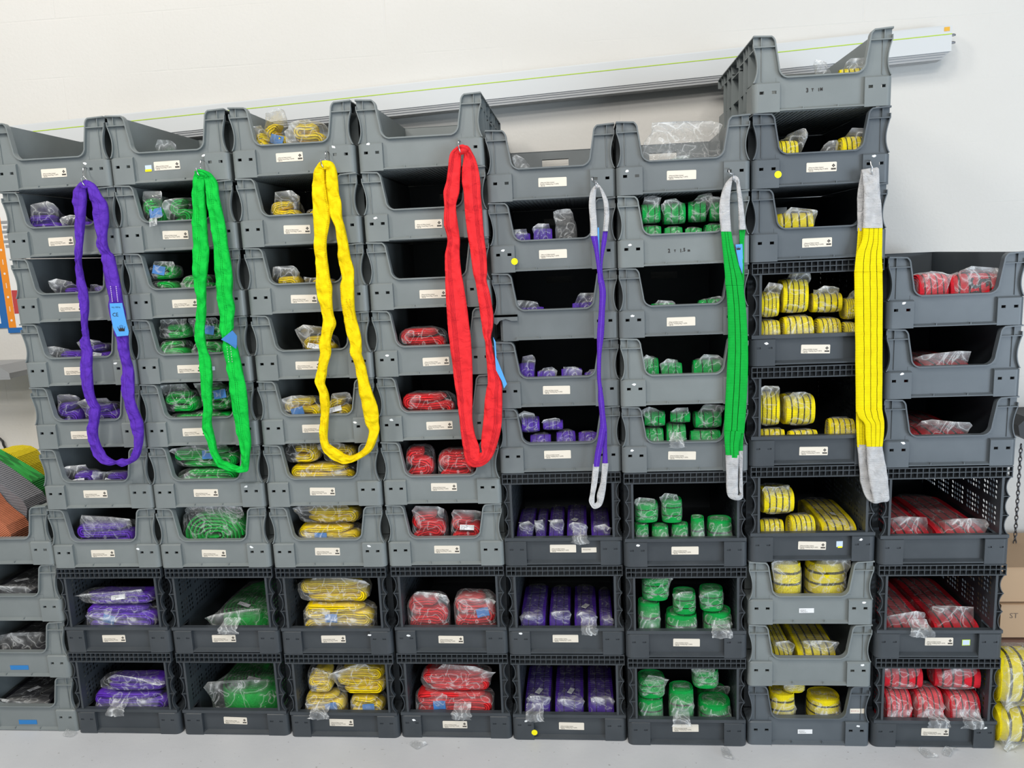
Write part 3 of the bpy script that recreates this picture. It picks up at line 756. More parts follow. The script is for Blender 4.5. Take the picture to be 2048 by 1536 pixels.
def boxed(b, w, d, h):
    b.v = [(min(max(x, -w / 2), w / 2), min(max(y, -d / 2), d / 2), min(max(z, 0.0), h)) for x, y, z in b.v]; return b
def fold_mesh(w, d, h, rnd):
    """round sling folded back and forth into layers along x"""
    N_ = max(2, min(5, round(h / 0.026))); th = h / N_
    path = []; x0, x1 = -w / 2 + th * 1.0, w / 2 - th * 1.0
    for k in range(N_):
        z = th * (k + 0.5); xs = [x0 + (x1 - x0) * i / 10 for i in range(11)]
        if k % 2: xs.reverse()
        bow = rnd.uniform(-.3, .3) * th
        yo = rnd.uniform(-.08, .08) * d
        path += [(x, z + bow * math.sin(math.pi * i / 10) * (0 if k in (0,) else .6), yo) for i, x in enumerate(xs)]
        if k < N_ - 1:
            sx = 1 if k % 2 == 0 else -1; xe = x1 if sx > 0 else x0
            path += [(xe + sx * th * 0.5 * math.cos(a), z + th / 2 + th * 0.5 * math.sin(a), yo) for a in (-math.pi / 3, -math.pi / 6, 0, math.pi / 6, math.pi / 3)]
    return boxed(flat_tube(path, d / 2 * 0.92, th * 0.53, rnd=rnd, wob=0.30), w, d, h)

def coil_mesh(w, d, h, rnd):
    """sling wound flat into an oval spiral (lying in xy), h high"""
    turns = max(4, int(min(w, d) / 2 / 0.013)); steps = 26
    b = MB(); vs, uvs, fs = [], [], []; ns = 10; n = turns * steps; L = 0; tt = min(w, d) / 2 / (turns + 0.6)
    for i in range(n + 1):
        t = 2 * math.pi * i / steps; k = 1 - 0.93 * i / n
        ca, sa = math.cos(t), math.sin(t)
        hx, hy = (w - min(w, d)) / 2, (d - min(w, d)) / 2; r = (min(w, d) / 2 - tt * 0.6) * k
        hx, hy = hx * (0.5 + .5 * k), hy * (0.5 + .5 * k)
        cx, cy = math.copysign(hx * abs(ca) ** 0.35, ca) + r * ca, math.copysign(hy * abs(sa) ** 0.35, sa) + r * sa
        zz = h / 2 + 0.004 * math.sin(t * 1.7 + i * 0.05) * (i > 3); L += r * 0.25
        for j in range(ns + 1):
            a = 2 * math.pi * j / ns
            rr, zr = math.cos(a) * tt * 0.50, math.sin(a) * (h / 2 - 0.004) * (1 - 0.06 * (i % 2))
            vs.append((cx + ca * rr, cy + sa * rr, zz + zr)); uvs.append((L, j / ns))
    for i in range(n):
        for j in range(ns):
            a = i * (ns + 1) + j; fs.append((a, a + 1, a + ns + 2, a + ns + 1))
    b.add(vs, fs, uvs)
    return b

KW = {'F': 'folded sling', 'C': 'coiled sling', 'W': 'webbing roll', 'V': 'webbing coil', 'L': 'folded webbing', 'E': 'plastic bag'}
# kind colour u0 v0 u1 v1 [flags: s = lies on others, t = paper tag, b = blue tag, m = milky film, n = no flap]
CONTENT = {
 (1, 1): "FP 45 425 118 462;FP 122 440 190 464", (1, 2): "FP 108 573 162 597 b;FP 172 570 206 595", (1, 3): "FP 95 702 160 724 b;FP 164 688 217 724 t",
 (1, 4): "FP 104 803 158 845;FP 160 806 236 848", (1, 5): "FP 125 945 186 970 t;FP 190 948 250 970 t", (1, 6): "FP 143 1046 266 1088",
 (1, 7): "FP 160 1212 312 1260 b;FP 140 1188 308 1225 s t", (1, 8): "FP 172 1385 336 1424 d;FP 190 1360 332 1395 s",
 (2, 0): "FG 308 302 356 315", (2, 1): "FG 277 388 328 452 b d;FG 330 392 386 452", (2, 2): "FG 288 560 352 587;FG 354 548 430 587;FG 290 530 350 562 s b",
 (2, 3): "FG 312 680 372 718;FG 376 682 446 718;FG 310 648 376 682 s;FG 378 648 448 684 s b", (2, 4): "FG 322 826 462 842;FG 322 784 392 828 s;FG 394 770 462 826 s b",
 (2, 5): "FG 345 938 478 968;FG 338 895 478 940 s b", (2, 6): "CG 352 1020 492 1090 t f", (2, 7): "CG 400 1190 537 1264 t d", (2, 8): "CG 395 1330 557 1425 t b",
 (3, 0): "FY 500 258 533 294;FY 520 240 573 294 b;FY 576 238 652 294 m", (3, 1): "FY 533 398 598 438;FY 606 415 642 438 n", (3, 2): "FY 530 550 598 580;FY 600 556 668 580 b",
 (3, 3): "FY 598 670 672 708 t", (3, 4): "FY 558 795 642 838 b;FY 650 796 702 838 t", (3, 5): "FY 572 928 712 964;FY 564 893 636 930 s;FY 640 893 712 930 s",
 (3, 6): "FY 586 1050 722 1085 b;FY 588 1018 722 1052 s", (3, 7): "FY 596 1208 750 1258 b m;FY 588 1163 740 1212 s m", (3, 8): "FY 598 1392 690 1430 b m d;FY 694 1395 768 1430 b;FY 610 1340 662 1395 s;FY 664 1335 772 1396 s",
 (4, 3): "FR 790 654 894 700 n", (4, 4): "FR 797 785 912 832 n", (4, 5): "FR 806 893 868 958 n;FR 870 900 952 958 n", (4, 6): "FR 818 1022 893 1082;FR 896 1030 966 1082 t",
 (4, 7): "FR 808 1195 898 1260 m;FR 902 1190 996 1260 b m", (4, 8): "FR 816 1386 992 1434 b m d n;FR 835 1345 986 1390 s m",
 (5, 0): "EP 1030 322 1062 345", (5, 1): "WP 1014 462 1062 492 d;WP 1064 452 1106 490;EP 1108 434 1156 487", (5, 2): "WP 1035 612 1090 630;WP 1142 602 1192 628",
 (5, 3): "WP 1036 724 1070 762;WP 1072 740 1112 762;WP 1120 735 1166 762;WP 1168 744 1190 762", (5, 4): "WP 1058 868 1104 894;WP 1110 862 1152 893;WP 1155 864 1196 893;WP 1040 836 1080 872 s;WP 1084 842 1128 866 s",
 (5, 5): "LP 1023 1035 1066 1080 t;LP 1068 1040 1092 1080;LP 1094 1022 1128 1080 t;LP 1130 1010 1176 1080 t d;LP 1180 1030 1230 1080", (5, 6): "LP 1034 1180 1092 1260;LP 1094 1190 1142 1260;LP 1145 1185 1196 1260 t d;LP 1198 1215 1234 1260",
 (5, 7): "LP 1042 1362 1102 1434 t d;LP 1105 1362 1170 1434 t;LP 1173 1366 1240 1434",
 (6, 0): "WG 1340 312 1388 333 t;EG 1280 258 1448 335", (6, 1): "WG 1282 448 1326 480;WG 1328 450 1368 480;WG 1370 452 1408 480;WG 1410 444 1450 480;WG 1280 405 1322 448 s;WG 1326 402 1374 450 s;WG 1378 398 1418 452 s;WG 1420 400 1452 446 s",
 (6, 2): "WG 1300 604 1352 622;WG 1396 596 1450 622", (6, 3): "WG 1283 714 1320 760;WG 1322 724 1368 760;WG 1386 718 1446 760", (6, 4): "WG 1284 856 1330 892;WG 1333 848 1376 896 d;WG 1380 860 1446 892;WG 1288 824 1334 856 s;WG 1340 824 1384 848 s;WG 1388 824 1446 860 s",
 (6, 5): "VG 1264 1048 1300 1082;VG 1303 1052 1340 1082;VG 1343 1048 1380 1082;VG 1382 1034 1412 1082;VG 1416 1040 1472 1082;VG 1268 1008 1320 1050 s;VG 1323 1000 1368 1050 s",
 (6, 6): "VG 1275 1205 1324 1264;VG 1332 1232 1400 1264;VG 1408 1226 1474 1264 d;VG 1283 1158 1342 1206 s;VG 1346 1188 1396 1234 s;VG 1400 1182 1452 1228 s",
 (6, 7): "VG 1272 1400 1330 1440;VG 1338 1380 1392 1440 d;VG 1398 1412 1470 1440;VG 1272 1362 1334 1402 s;VG 1385 1345 1442 1384 s;VG 1396 1384 1476 1414 s",
 (7, 0): "WY 1680 130 1734 154;EY 1635 133 1668 154", (7, 1): "WY 1553 274 1600 310;WY 1682 266 1736 308;EY 1640 296 1678 310", (7, 2): "WY 1556 420 1634 470",
 (7, 3): "WY 1520 638 1564 682;WY 1567 630 1632 682;WY 1636 634 1686 682;WY 1690 642 1716 682;WY 1518 582 1562 638 s;WY 1566 555 1622 632 s;WY 1626 585 1690 636 s;WY 1692 596 1716 642 s",
 (7, 4): "WY 1518 858 1574 882;WY 1577 860 1640 882;WY 1660 838 1716 882;WY 1518 785 1566 858 s;WY 1569 790 1634 860 s", (7, 5): "WY 1520 1042 1572 1074;WY 1580 1034 1634 1074;LY 1645 985 1728 1074 t;WY 1524 980 1592 1042 s",
 (7, 6): "VY 1546 1125 1610 1200 m;VY 1618 1125 1702 1200 m", (7, 7): "LY 1543 1262 1592 1320;LY 1595 1252 1682 1320 m", (7, 8): "VY 1540 1388 1596 1440;VY 1620 1400 1690 1440;VY 1566 1370 1616 1398 s",
 (8, 0): "WR 1834 543 1902 597 m;WR 1905 543 2006 597 m", (8, 1): "LR 1832 700 1962 740 m l", (8, 2): "LR 1828 850 1952 880 l",
 (8, 3): "LR 1782 995 1876 1078 l;LR 1880 975 1994 1078 m l", (8, 4): "LR 1774 1185 1872 1264 m l d;LR 1876 1150 1978 1264 t l", (8, 5): "WR 1770 1386 1828 1442 m;WR 1832 1386 1892 1442 m d;WR 1896 1390 1984 1442 m d;WR 1768 1338 1852 1386 s m;WR 1872 1338 1978 1388 s m",
 (0, 1): "LK -40 1150 64 1196 t", (0, 2): "LK -30 1265 86 1310", (0, 3): "LK -20 1375 92 1420 t",
}
tag_me = {}
def paper_tag_mesh():
    if 'p' not in tag_me:
        b = MB(); b.add([(x, 0.004 * math.sin(x * 60), z) for x in (-.024, -.012, 0, .012, .024) for z in (-.0085, .0085)], [(2 * i, 2 * i + 2, 2 * i + 3, 2 * i + 1) for i in range(4)])
        tag_me['p'] = b.mesh('paper_tag', 'white', 60)
        q = MB()
        for k in range(3): mesh_into(q, text_mesh(['Polyester sling', 'WLL 2000 kg', 'EN 1492'][k], 0.0050, 'ink', 0.8), -.021, .003 - .0052 * k, 0.0)
        q.v = [(x, 0.004 * math.sin(x * 60) - 0.0006, z) for x, y, z in q.v]
        tag_me['pt'] = q.mesh('tag_print', 'ink')
        b = MB(); b.add([(x, 0.003 * math.cos(x * 70), z) for x in (-.022, -.011, 0, .011, .022) for z in (-.015, .015)], [(2 * i, 2 * i + 2, 2 * i + 3, 2 * i + 1) for i in range(4)])
        tag_me['b'] = b.mesh('blue_tag', 'bluetag', 60)
    return tag_me

def place_items(key, spec):
    c, row = key; B = BINS[key]; placed = []; items = [s.split() for s in spec.split(';')]
    zfloor = B['z'] + 0.0105 + (0.001 if B['k'] == 'D' else 0); ztop = B['z'] + B['h'] - 0.003 if row else B['z'] + 0.6
    xl, xr = B['x'] + 0.036, B['x'] + 0.364
    out = []
    for it in items:
        kind, colr = it[0]; u0, v0, u1, v1 = map(float, it[1:5]); fl = ''.join(it[5:])
        best = None
        y = 0.030
        while y < 0.44:
            Y = B['y'] + y
            a, b_ = at(u0, (v0 + v1) / 2, Y), at(u1, (v0 + v1) / 2, Y)
            x0, x1 = max(a.x, xl) + 0.0015, min(b_.x, xr) - 0.0015
            if x1 - x0 < 0.02: y += 0.01; continue
            zt = at((u0 + u1) / 2, v0, Y).z; zb = at((u0 + u1) / 2, v1, Y).z
            zt = min(zt, ztop); w = x1 - x0
            d = {'F': 0.085, 'C': 0.11 if 'f' in fl else 0.42, 'W': max(0.045, min(0.11, (zt - max(zb, zfloor)) * 1.1)), 'V': max(0.05, w * 0.9), 'L': 0.46 if 'l' in fl else 0.34, 'E': 0.05}[kind]
            if kind == 'L': zt = max(zb + ((zt - zb) * 0.30 if 'l' not in fl else 0.024), zfloor + 0.03)
            if kind == 'C' and 'f' not in fl: zt = max(zb + (zt - zb) * 0.34, zfloor + 0.06)
            if y + d > 0.555: break
            zsup = zfloor
            for p in placed:
                if p[0] < x1 - 0.004 and p[1] > x0 + 0.004 and p[2] < y + d - 0.002 and p[3] > y + 0.002: zsup = max(zsup, p[5])
            if 's' in fl:
                if abs(zsup - zb) < 0.045 and zt - zsup > 0.022 and zsup > zfloor: best = (x0, x1, y, d, zsup + 0.001, zt); break
            elif zsup == zfloor and zt - zfloor > 0.016:
                best = (x0, x1, y, d, zfloor, zt); break
            y += 0.012
        if best is None and 's' in fl:               # nothing to lie on there: a tall bundle standing behind the front ones
            y = 0.035
            while y < 0.47:
                Y = B['y'] + y
                x0, x1 = max(at(u0, v0, Y).x, xl), min(at(u1, v0, Y).x, xr); zt = min(at((u0 + u1) / 2, v0, Y).z, ztop); d = 0.08
                if x1 - x0 > .02 and zt - zfloor > .02 and all(not (p[0] < x1 - .004 and p[1] > x0 + .004 and p[2] < y + d and p[3] > y) for p in placed):
                    best = (x0, x1, y, d, zfloor, zt); break
                y += 0.01
        if best is None: print('NO ROOM', key, it); continue
        placed.append((best[0], best[1], best[2], best[2] + best[3], best[4], best[5]))
        out.append((kind, colr, fl, best))
    for n, (kind, colr, fl, (x0, x1, y, d, z0, z1)) in enumerate(out):
        rnd = random.Random(c * 1000 + row * 50 + n)
        w, h = x1 - x0, z1 - z0
        same = [i for i, o_ in enumerate(out) if (o_[0] == 'E') == (kind == 'E')]
        order = sorted(same, key=lambda i: out[i][3][0] + out[i][3][1]); pos = order.index(n)
        upper = 's' in fl
        lay = [i for i in same if ('s' in out[i][2]) == upper]; lay.sort(key=lambda i: out[i][3][0]); pos = lay.index(n)
        many = len(lay)
        if len(same) == 1: ps = ''
        else:
            layer = ('upper ' if upper else 'lower ') if any('s' in out[i][2] for i in same) else ''
            ps = (layer + 'one ') if many == 1 else layer + {0: 'leftmost ', many - 1: 'rightmost '}.get(pos, f"{['', 'second', 'third', 'fourth', 'fifth'][pos]} from left ")
            ps = ', ' + ps.strip() + ','
        rw = 'bottom' if row == len(STACKS[c][0]) - 1 else ORD[row]
        box = 'bin' if B['k'] == 'L' else 'crate'
        colname = CNAME[colr]
        if kind == 'E': lab = f"empty clear plastic bag{ps} in {rw} {box} of {STACK[c]}"
        else: lab = f"bagged {colname} {KW[kind]}{ps} {rw} {box} of {STACK[c]}" if ps else f"bagged {colname} {KW[kind]} alone in {rw} {box} of {STACK[c]}"
        nm = {'E': 'plastic_bag', 'F': 'bagged_round_sling', 'C': 'bagged_round_sling'}.get(kind, 'bagged_webbing_sling')
        loc = ((x0 + x1) / 2, B['y'] + y + d / 2, z0)
        film = 'film_milky' if 'm' in fl else 'film'
        flap = None if 'n' in fl else (rnd.choice((-1, 1)) * (rnd.uniform(.1, .35) if kind != 'L' else .1), -rnd.uniform(.4, .8), rnd.uniform(.35, .8))
        if flap and not upper and any('s' in o_[2] for o_ in out): flap = (flap[0] * .3, -1, .1)
        fl_len = rnd.uniform(.025, .055) if h > 0.05 else 0.02
        if kind == 'E': fl_len = 0.03; flap = (rnd.uniform(-.6, .6), -.1, 1)
        bm_ = bag_mesh(w, d, h, rnd, flap, fl_len)
        ox, oz_ = ((0.088, 0.102), (0.042, 0.101))[B['k'] == 'D']
        lim = B['z'] + (B['h'] - 0.004 if B['k'] == 'L' else 0.281)
        cl = []
        for vx, vy, vz in bm_.v:                      # the film stays inside the bin, or comes out through its opening only
            X, Y_, Z = vx + loc[0] - B['x'], vy + loc[1] - B['y'], vz + loc[2]
            X = min(max(X, 0.0345), 0.3655)
            if row or B['k'] == 'D': Z = min(Z, B['z'] + B['h'] - 0.004)
            room_ = min(X - ox, 0.4 - ox - X, Z - B['z'] - oz_, lim - Z) - 0.024
            Y_ = max(Y_, 0.0245 - max(0.0, room_) * 1.6)
            cl.append((X + B['x'] - loc[0], Y_ + B['y'] - loc[1], Z - loc[2]))
        bm_.v = cl
        if kind == 'E':
            tag(link(nm, bm_.mesh('plastic_bag', 'film_milky'), None, loc), lab, 'plastic bag', 'empty bags in the bins'); continue
        r = thing(nm, lab, 'sling', loc, f"bagged slings in the {STACK[c]}")
        g = {'F': 0.90, 'C': 0.92, 'W': 0.92, 'V': 0.94, 'L': 0.90}[kind]; sw, sd, sh_ = w * g, d * g, h * 0.92
        if kind == 'F': me = fold_mesh(sw, sd, sh_, rnd).mesh('folded_sling', 'fold' + colr, 60); pn = 'folded_sling'
        elif kind == 'C':
            b2 = coil_mesh(sw, sh_, sd, rnd) if 'f' in fl else coil_mesh(sw, sd, sh_, rnd)
            if 'f' in fl: b2.v = [(x, sd / 2 - zz, yy + sh_ / 2) for x, yy, zz in b2.v]
            me = b2.mesh('coiled_sling', 'fold' + colr, 60); pn = 'coiled_sling'
        elif kind == 'W': me = roll_mesh(sw, sd, sh_, rnd, 0.75).mesh('webbing_roll', 'web' + colr, 50); pn = 'webbing_roll'
        elif kind == 'L': me = roll_mesh(sw, sd, sh_, rnd, 0.5).mesh('folded_webbing', 'web' + colr, 50); pn = 'folded_webbing'
        else:
            b2 = roll_mesh(sh_, sd, sw, rnd, 0.8)     # wound about the vertical: turn the roll on its end
            b2.v = [(z - sw / 2, yy, x + sh_ / 2) for x, yy, z in b2.v]; b2.f = [tuple(reversed(q)) for q in b2.f]
            me = b2.mesh('webbing_coil', 'web' + colr, 50); pn = 'webbing_coil'
        ry = rnd.uniform(-.22, .22) if kind in 'WV' else 0.0
        lo = link(pn, me, r, (0, 0, h * 0.03), (0, 0, ry * 0.6))
        link('plastic_bag', bm_.mesh('plastic_bag', film), r)
        if 'd' in fl:                                 # an end of the film hangs out over the sill
            zs_ = B['z'] + (0.1025 if B['k'] == 'L' else 0.0985); b3 = MB(); wv = min(0.06, w * 0.6); xc_ = rnd.uniform(-.15, .15) * w; K_ = 8
            path_ = [(0.034, 0.020), (0.020, 0.010), (0.006, 0.006), (-0.006, 0.004), (-0.009, -0.001), (-0.010, -0.008), (-0.012, -0.015), (-0.012, -0.022)]
            vv_ = []
            for i_, (yy, zz) in enumerate(path_):
                for j_ in range(K_ + 1):
                    t_ = j_ / K_ - 0.5; wd = wv * (1.0 + 0.25 * i_ / 7)
                    xm_ = 0.116 if B['k'] == 'L' else 0.05
                    vv_.append((min(max(xc_ + t_ * wd + 0.004 * i_ * rnd.uniform(-.3, .3), B['x'] + xm_ - loc[0]), B['x'] + 0.4 - xm_ - loc[0]), B['y'] + yy - loc[1] - 0.004 * abs(math.sin(j_ * 2.1 + n)) * (i_ > 1), zs_ + zz * (1 - 0.35 * abs(t_) * (i_ > 5)) - loc[2] + 0.002 * (j_ % 2)))
            b3.add(vv_, [(i_ * (K_ + 1) + j_, i_ * (K_ + 1) + j_ + 1, (i_ + 1) * (K_ + 1) + j_ + 1, (i_ + 1) * (K_ + 1) + j_) for i_ in range(7) for j_ in range(K_)])
            b3.lay = [0.75] * len(b3.v)
            link('bag_end', b3.mesh('bag_end', 'film_milky'), r)
        tm = paper_tag_mesh()
        if 't' in fl:
            if kind in 'LC': o = link('paper_tag', tm['p'], r, (rnd.uniform(-.1, .1) * w, -d * 0.22, h * 0.965 + .006), (-1.4, 0, rnd.uniform(0.5, 1.6) if kind == 'L' else rnd.uniform(-.4, .3)))
            else: o = link('paper_tag', tm['p'], r, (rnd.uniform(-.15, .15) * w, -d * 0.49, h * 0.72), (-.4, rnd.uniform(-.5, .5), 0))
            link('tag_print', tm['pt'], o)
        if 'b' in fl:
            k = min(1.0, w / 0.07, h / 0.05)
            o = link('blue_tag', tm['b'], r, (rnd.uniform(-.2, .2) * w, -d * 0.485, h * (0.66 if kind != 'C' else .3)), (-.15, rnd.uniform(-.3, .3), 0)); o.scale = (k, 1, k)
for key, spec in CONTENT.items(): place_items(key, spec)

# ------------------------------------------------------------------ hanging slings
def cr(p0, p1, p2, p3, t):
    return 0.5 * ((2 * p1) + (p2 - p0) * t + (2 * p0 - 5 * p1 + 4 * p2 - p3) * t * t + (3 * p1 - p0 - 3 * p2 + p3) * t ** 3)
def ribbon(st, th, closed, sub=5, wr=0.0, seed=0, m=16):
    """st: (outer point, inner point) stations in metres; a padded flat band through them"""
    n = len(st); O, I = [], []
    rng = range(n if closed else n - 1)
    for i in rng:
        ix = [(i + k) % n if closed else min(max(i + k, 0), n - 1) for k in (-1, 0, 1, 2)]
        for s in range(sub):
            t = s / sub
            O.append(cr(*[st[k][0] for k in ix], t)); I.append(cr(*[st[k][1] for k in ix], t))
    if not closed: O.append(st[-1][0].copy()); I.append(st[-1][1].copy())
    N_ = len(O); b = MB(); vs, uvs, fs = [], [], []; L = 0; off = Vector((seed * 7.1, seed * 3.3, 0))
    for i in range(N_):
        c = (O[i] + I[i]) / 2; a = (O[i] - I[i]) / 2
        pv, nx_ = (O[i - 1] + I[i - 1]) / 2 if (i or closed) else c, (O[(i + 1) % N_] + I[(i + 1) % N_]) / 2 if (closed or i < N_ - 1) else c
        tg = nx_ - pv
        nrm = a.cross(tg)
        if nrm.length < 1e-9: nrm = Vector((0, -1, 0))
        nrm.normalize()
        if nrm.y > 0: nrm = -nrm
        if i: L += (c - pv).length
        tk = th * (1.0 + 0.35 * max(0, (0.018 - a.length) / 0.018))
        for j in range(m + 1):
            t = 2 * math.pi * j / m; ct, s_ = math.cos(t), math.sin(t)
            ww = math.copysign(abs(ct) ** 0.85, ct); hh = math.copysign(abs(s_) ** 0.6, s_)
            p = c + a * ww + nrm * hh * tk
            if wr:
                cs = 1.0 - abs(noise.noise(Vector((L * 13 + ww * 1.1, ww * 0.9 - L * 4, 7)) + off)) * 2.2      # long slanting creases
                p = p + nrm * max(0.0, cs) ** 3 * wr * 0.9 * (1 if s_ > -0.2 else 0)
                q = Vector((c.x + a.x * ww, 0, c.z + a.z * ww))
                p = p + nrm * (noise.noise(q * 34 + off) * wr + noise.noise(Vector((L * 55, ww * 1.2, 3)) + off) * wr * 0.7) * (1 if s_ > -0.2 else -0.3)
            vs.append(p); uvs.append((L, (1 - ww) / 2))
    k = m + 1
    for i in range(N_ if closed else N_ - 1):
        for j in range(m):
            i2 = (i + 1) % N_
            fs.append((i * k + j, i * k + j + 1, i2 * k + j + 1, i2 * k + j))
    if not closed: fs += [tuple(range(m)), tuple(range((N_ - 1) * k, (N_ - 1) * k + m))]
    b.add(vs, fs, uvs)
    return b
def stations(rows, Y):
    out = []
    for r in rows:
        if len(r) == 3: (v, a, b_), yy = r, Y; o, i = (a, v), (b_, v)
        elif len(r) == 4 and isinstance(r[3], float): v, a, b_, yy = r; o, i = (a, v), (b_, v)
        elif len(r) == 4: o, i, yy = (r[0], r[1]), (r[2], r[3]), Y
        else: o, i, yy = (r[0], r[1]), (r[2], r[3]), r[4]
        out.append((at(o[0], o[1], yy), at(i[0], i[1], yy)))
    return out
def rebase(mb, org):
    mb.v = [(x - org.x, y - org.y, z - org.z) for x, y, z in [tuple(p) for p in mb.v]]; return mb

HANG = {
 'P': [(170, 361, 174, 378), (378, 151, 174), (400, 148, 173), (430, 149.5, 170.6), (456, 151.5, 167), (475, 153, 166), (505, 154.4, 165), (525, 152, 162), (555, 153, 166), (585, 158.7, 175), (615, 162.5, 177),
       (645, 164.5, 175), (665, 168, 176), (690, 159, 180), (702, 162.5, 184), (727, 164, 185), (752, 164, 185), (785, 170, 187), (805, 174, 194), (817, 180, 200), (840, 179.5, 198), (865, 177.5, 196), (890, 181, 200),
       (189, 912, 208, 904), (207, 926, 213, 911), (222, 930.5, 223, 918), (233, 928, 232, 921), (246, 932, 243, 917), (257, 929, 251, 919), (272, 921, 262, 914), (281, 908, 267, 902), (885, 285, 271), (865, 286, 266), (845, 285, 261), (830, 280, 257.5),
       (802, 271, 250), (770, 269, 244), (740, 266, 244), (715, 259, 240), (690, 257.5, 237.5), (675, 257.5, 234), (650, 252.5, 227), (627, 250, 221), (606, 245, 218), (577, 242.5, 215), (555, 239, 210), (525, 231, 205),
       (511, 226, 204), (504, 220, 202), (492, 216, 195.5), (476, 214, 197), (457, 215, 191.5), (437, 216, 188.6), (408, 214, 184), (394, 206, 180), (375, 194.5, 177), (183, 364, 176, 377)],
 'G': [(397, 340, 401, 356), (352, 389, 410), (380, 386, 410), (430, 384.5, 412.5), (480, 386, 415), (500, 386, 418), (540, 387.5, 416), (565, 389, 412), (602, 394, 411), (635, 392.5, 411), (657, 390, 409), (680, 392.5, 411),
       (702, 397.5, 415), (720, 400, 421), (752, 400, 424), (790, 405, 424), (820, 409, 425), (840, 405, 422.5), (855, 406, 424), (877, 414, 429), (902, 421, 435), (921, 432, 446), (442, 935, 455, 925), (459, 942, 464, 929), (476, 944, 473, 932),
       (488, 944, 480, 932), (497, 939, 484, 928), (909, 499, 482), (884, 501, 477), (840, 497.5, 469), (790, 495, 462.5), (752, 487.5, 457.5), (720, 480, 450), (695, 474, 446), (683, 466, 447), (670, 460, 445),
       (657, 467, 439), (640, 466, 440), (615, 469, 437.5), (590, 465, 436), (560, 466, 432.5), (530, 462.5, 430), (492, 455, 427.5), (455, 451, 422.5), (417, 444, 417.5), (392, 439, 415), (367, 435, 411), (352, 425, 408), (411, 341, 405, 356)],
 'Y': [(647, 322, 650, 340), (338, 631, 650.5), (365, 626, 652), (392, 625, 654.6), (433, 627, 660), (458, 628, 657), (474, 630, 654.6), (496, 629, 653), (521, 632, 654.6), (534, 633, 657), (556, 634, 660), (573, 633, 664.5),
       (599, 637.7, 664.5), (626, 644, 666), (647, 645.6, 671.7), (665, 644, 666), (684, 639.5, 662), (707, 641, 662), (731, 635.6, 655), (750, 632, 652.7), (766, 632, 650), (784, 639.5, 656.7), (810, 641, 659), (837, 641, 656.7),
       (871, 640, 655), (887, 642, 658), (649, 903, 663, 891), (670, 921, 682, 903), (691, 927, 691, 910), (709, 922.6, 704, 911), (730, 912, 724, 900), (746, 897, 733, 887), (863, 758, 738), (845, 757, 731), (824, 757, 727), (805, 753, 724),
       (784, 745, 718.6), (758, 736, 714.7), (731, 730.5, 709.4), (710, 724, 703), (700, 724, 700), (679, 722.6, 699), (665, 720, 693), (639, 713, 688), (613, 709.4, 684), (573, 709, 682), (556, 708, 684.7), (537, 707, 680.6),
       (515, 701, 676.5), (488, 697, 675), (455, 690, 671), (433, 684, 661.5), (406, 682, 657), (387, 678, 655), (357, 676, 653), (338, 672.4, 652), (664, 324, 655, 339)],
 'R': [(920, 291, 923, 310), (305, 902, 922), (330, 897, 922), (357, 894, 920), (384, 887.6, 918.5), (412, 888.5, 912), (447, 888.5, 916), (480, 895, 920), (507, 890.6, 919), (543, 891, 922.6), (573, 891, 928), (639, 895, 937.5),
       (692, 900.5, 943), (745, 906, 945), (797, 914, 945), (837, 919, 945), (871, 923, 950.7), (892, 925.6, 958), (911, 928, 961), (934, 927, 961, 906), (949, 934, 962.5, 905), (970, 929, 964, 903), (986, 911, 962, 892), (876, 998, 962.5), (845, 1003.4, 966.5),
       (810, 1004.7, 969), (779, 1004.7, 973), (763, 1003, 975.7), (731, 994, 973.6), (708, 987.6, 972), (684, 983.6, 971), (673, 982, 967), (652, 986, 964), (626, 986, 960), (586, 979.7, 954.6), (560, 973, 950.7), (543, 974.6, 946),
       (502, 972, 940.4), (469, 967.7, 935), (420, 964.5, 929.5), (392, 962, 928), (365, 961, 924), (340, 957, 924), (318, 951, 927), (300, 941, 927), (930, 291, 927, 308)],
}
HY = -0.030
def hook(name, label, u, v, u2, v2, c):
    """steel S-hook: its upper end sits in the bin's slot, its lower bend carries the sling"""
    b = STACKS[c][3]
    a = at(u, v, b); e = at(u2, v2, HY)
    pts = [Vector((a.x, b + 0.022, a.z - 0.001)), Vector((a.x, b + 0.008, a.z + 0.001)), Vector((a.x - .001, b - 0.006, a.z + 0.004)), Vector((a.x - .003, b - 0.015, a.z + 0.001)), Vector((a.x - .002, b - 0.020, a.z - 0.010)),
           Vector((a.x * .5 + e.x * .5, HY - 0.002, a.z * .45 + e.z * .55)), Vector((e.x, HY - 0.001, e.z + 0.004)), Vector((e.x - .001, HY - 0.006, e.z - 0.005)), Vector((e.x - .004, HY - .016, e.z - .008)), Vector((e.x - .007, HY - .021, e.z)), Vector((e.x - .009, HY - .021, e.z + .014))]
    sm = []
    for i in range(len(pts) - 1):
        ix = [max(i - 1, 0), i, i + 1, min(i + 2, len(pts) - 1)]
        for s in range(5): sm.append(cr(*[pts[k] for k in ix], s / 5))
    sm.append(pts[-1])
    mb = MB(); mb.tube(sm, 0.0021, 8)
    o = link(name, rebase(mb, a).mesh(name, 'steel', 60), None, a)
    return tag(o, label, 'hook', 'steel hooks holding the hanging slings')
hook('steel_hook', 'bright steel S-hook holding the hanging purple round sling', 174.5, 338, 177, 366, 1)
hook('steel_hook', 'bright steel S-hook holding the hanging green round sling', 408, 323, 405, 346, 2)
hook('steel_hook', 'bright steel S-hook holding the hanging yellow round sling', 656, 306, 652, 330, 3)
hook('steel_hook', 'bright steel S-hook holding the hanging red round sling', 920.5, 284, 925, 300, 4)
hook('steel_hook', 'dull steel hook holding the narrow hanging purple webbing sling', 1186.5, 357, 1196, 372, 5)
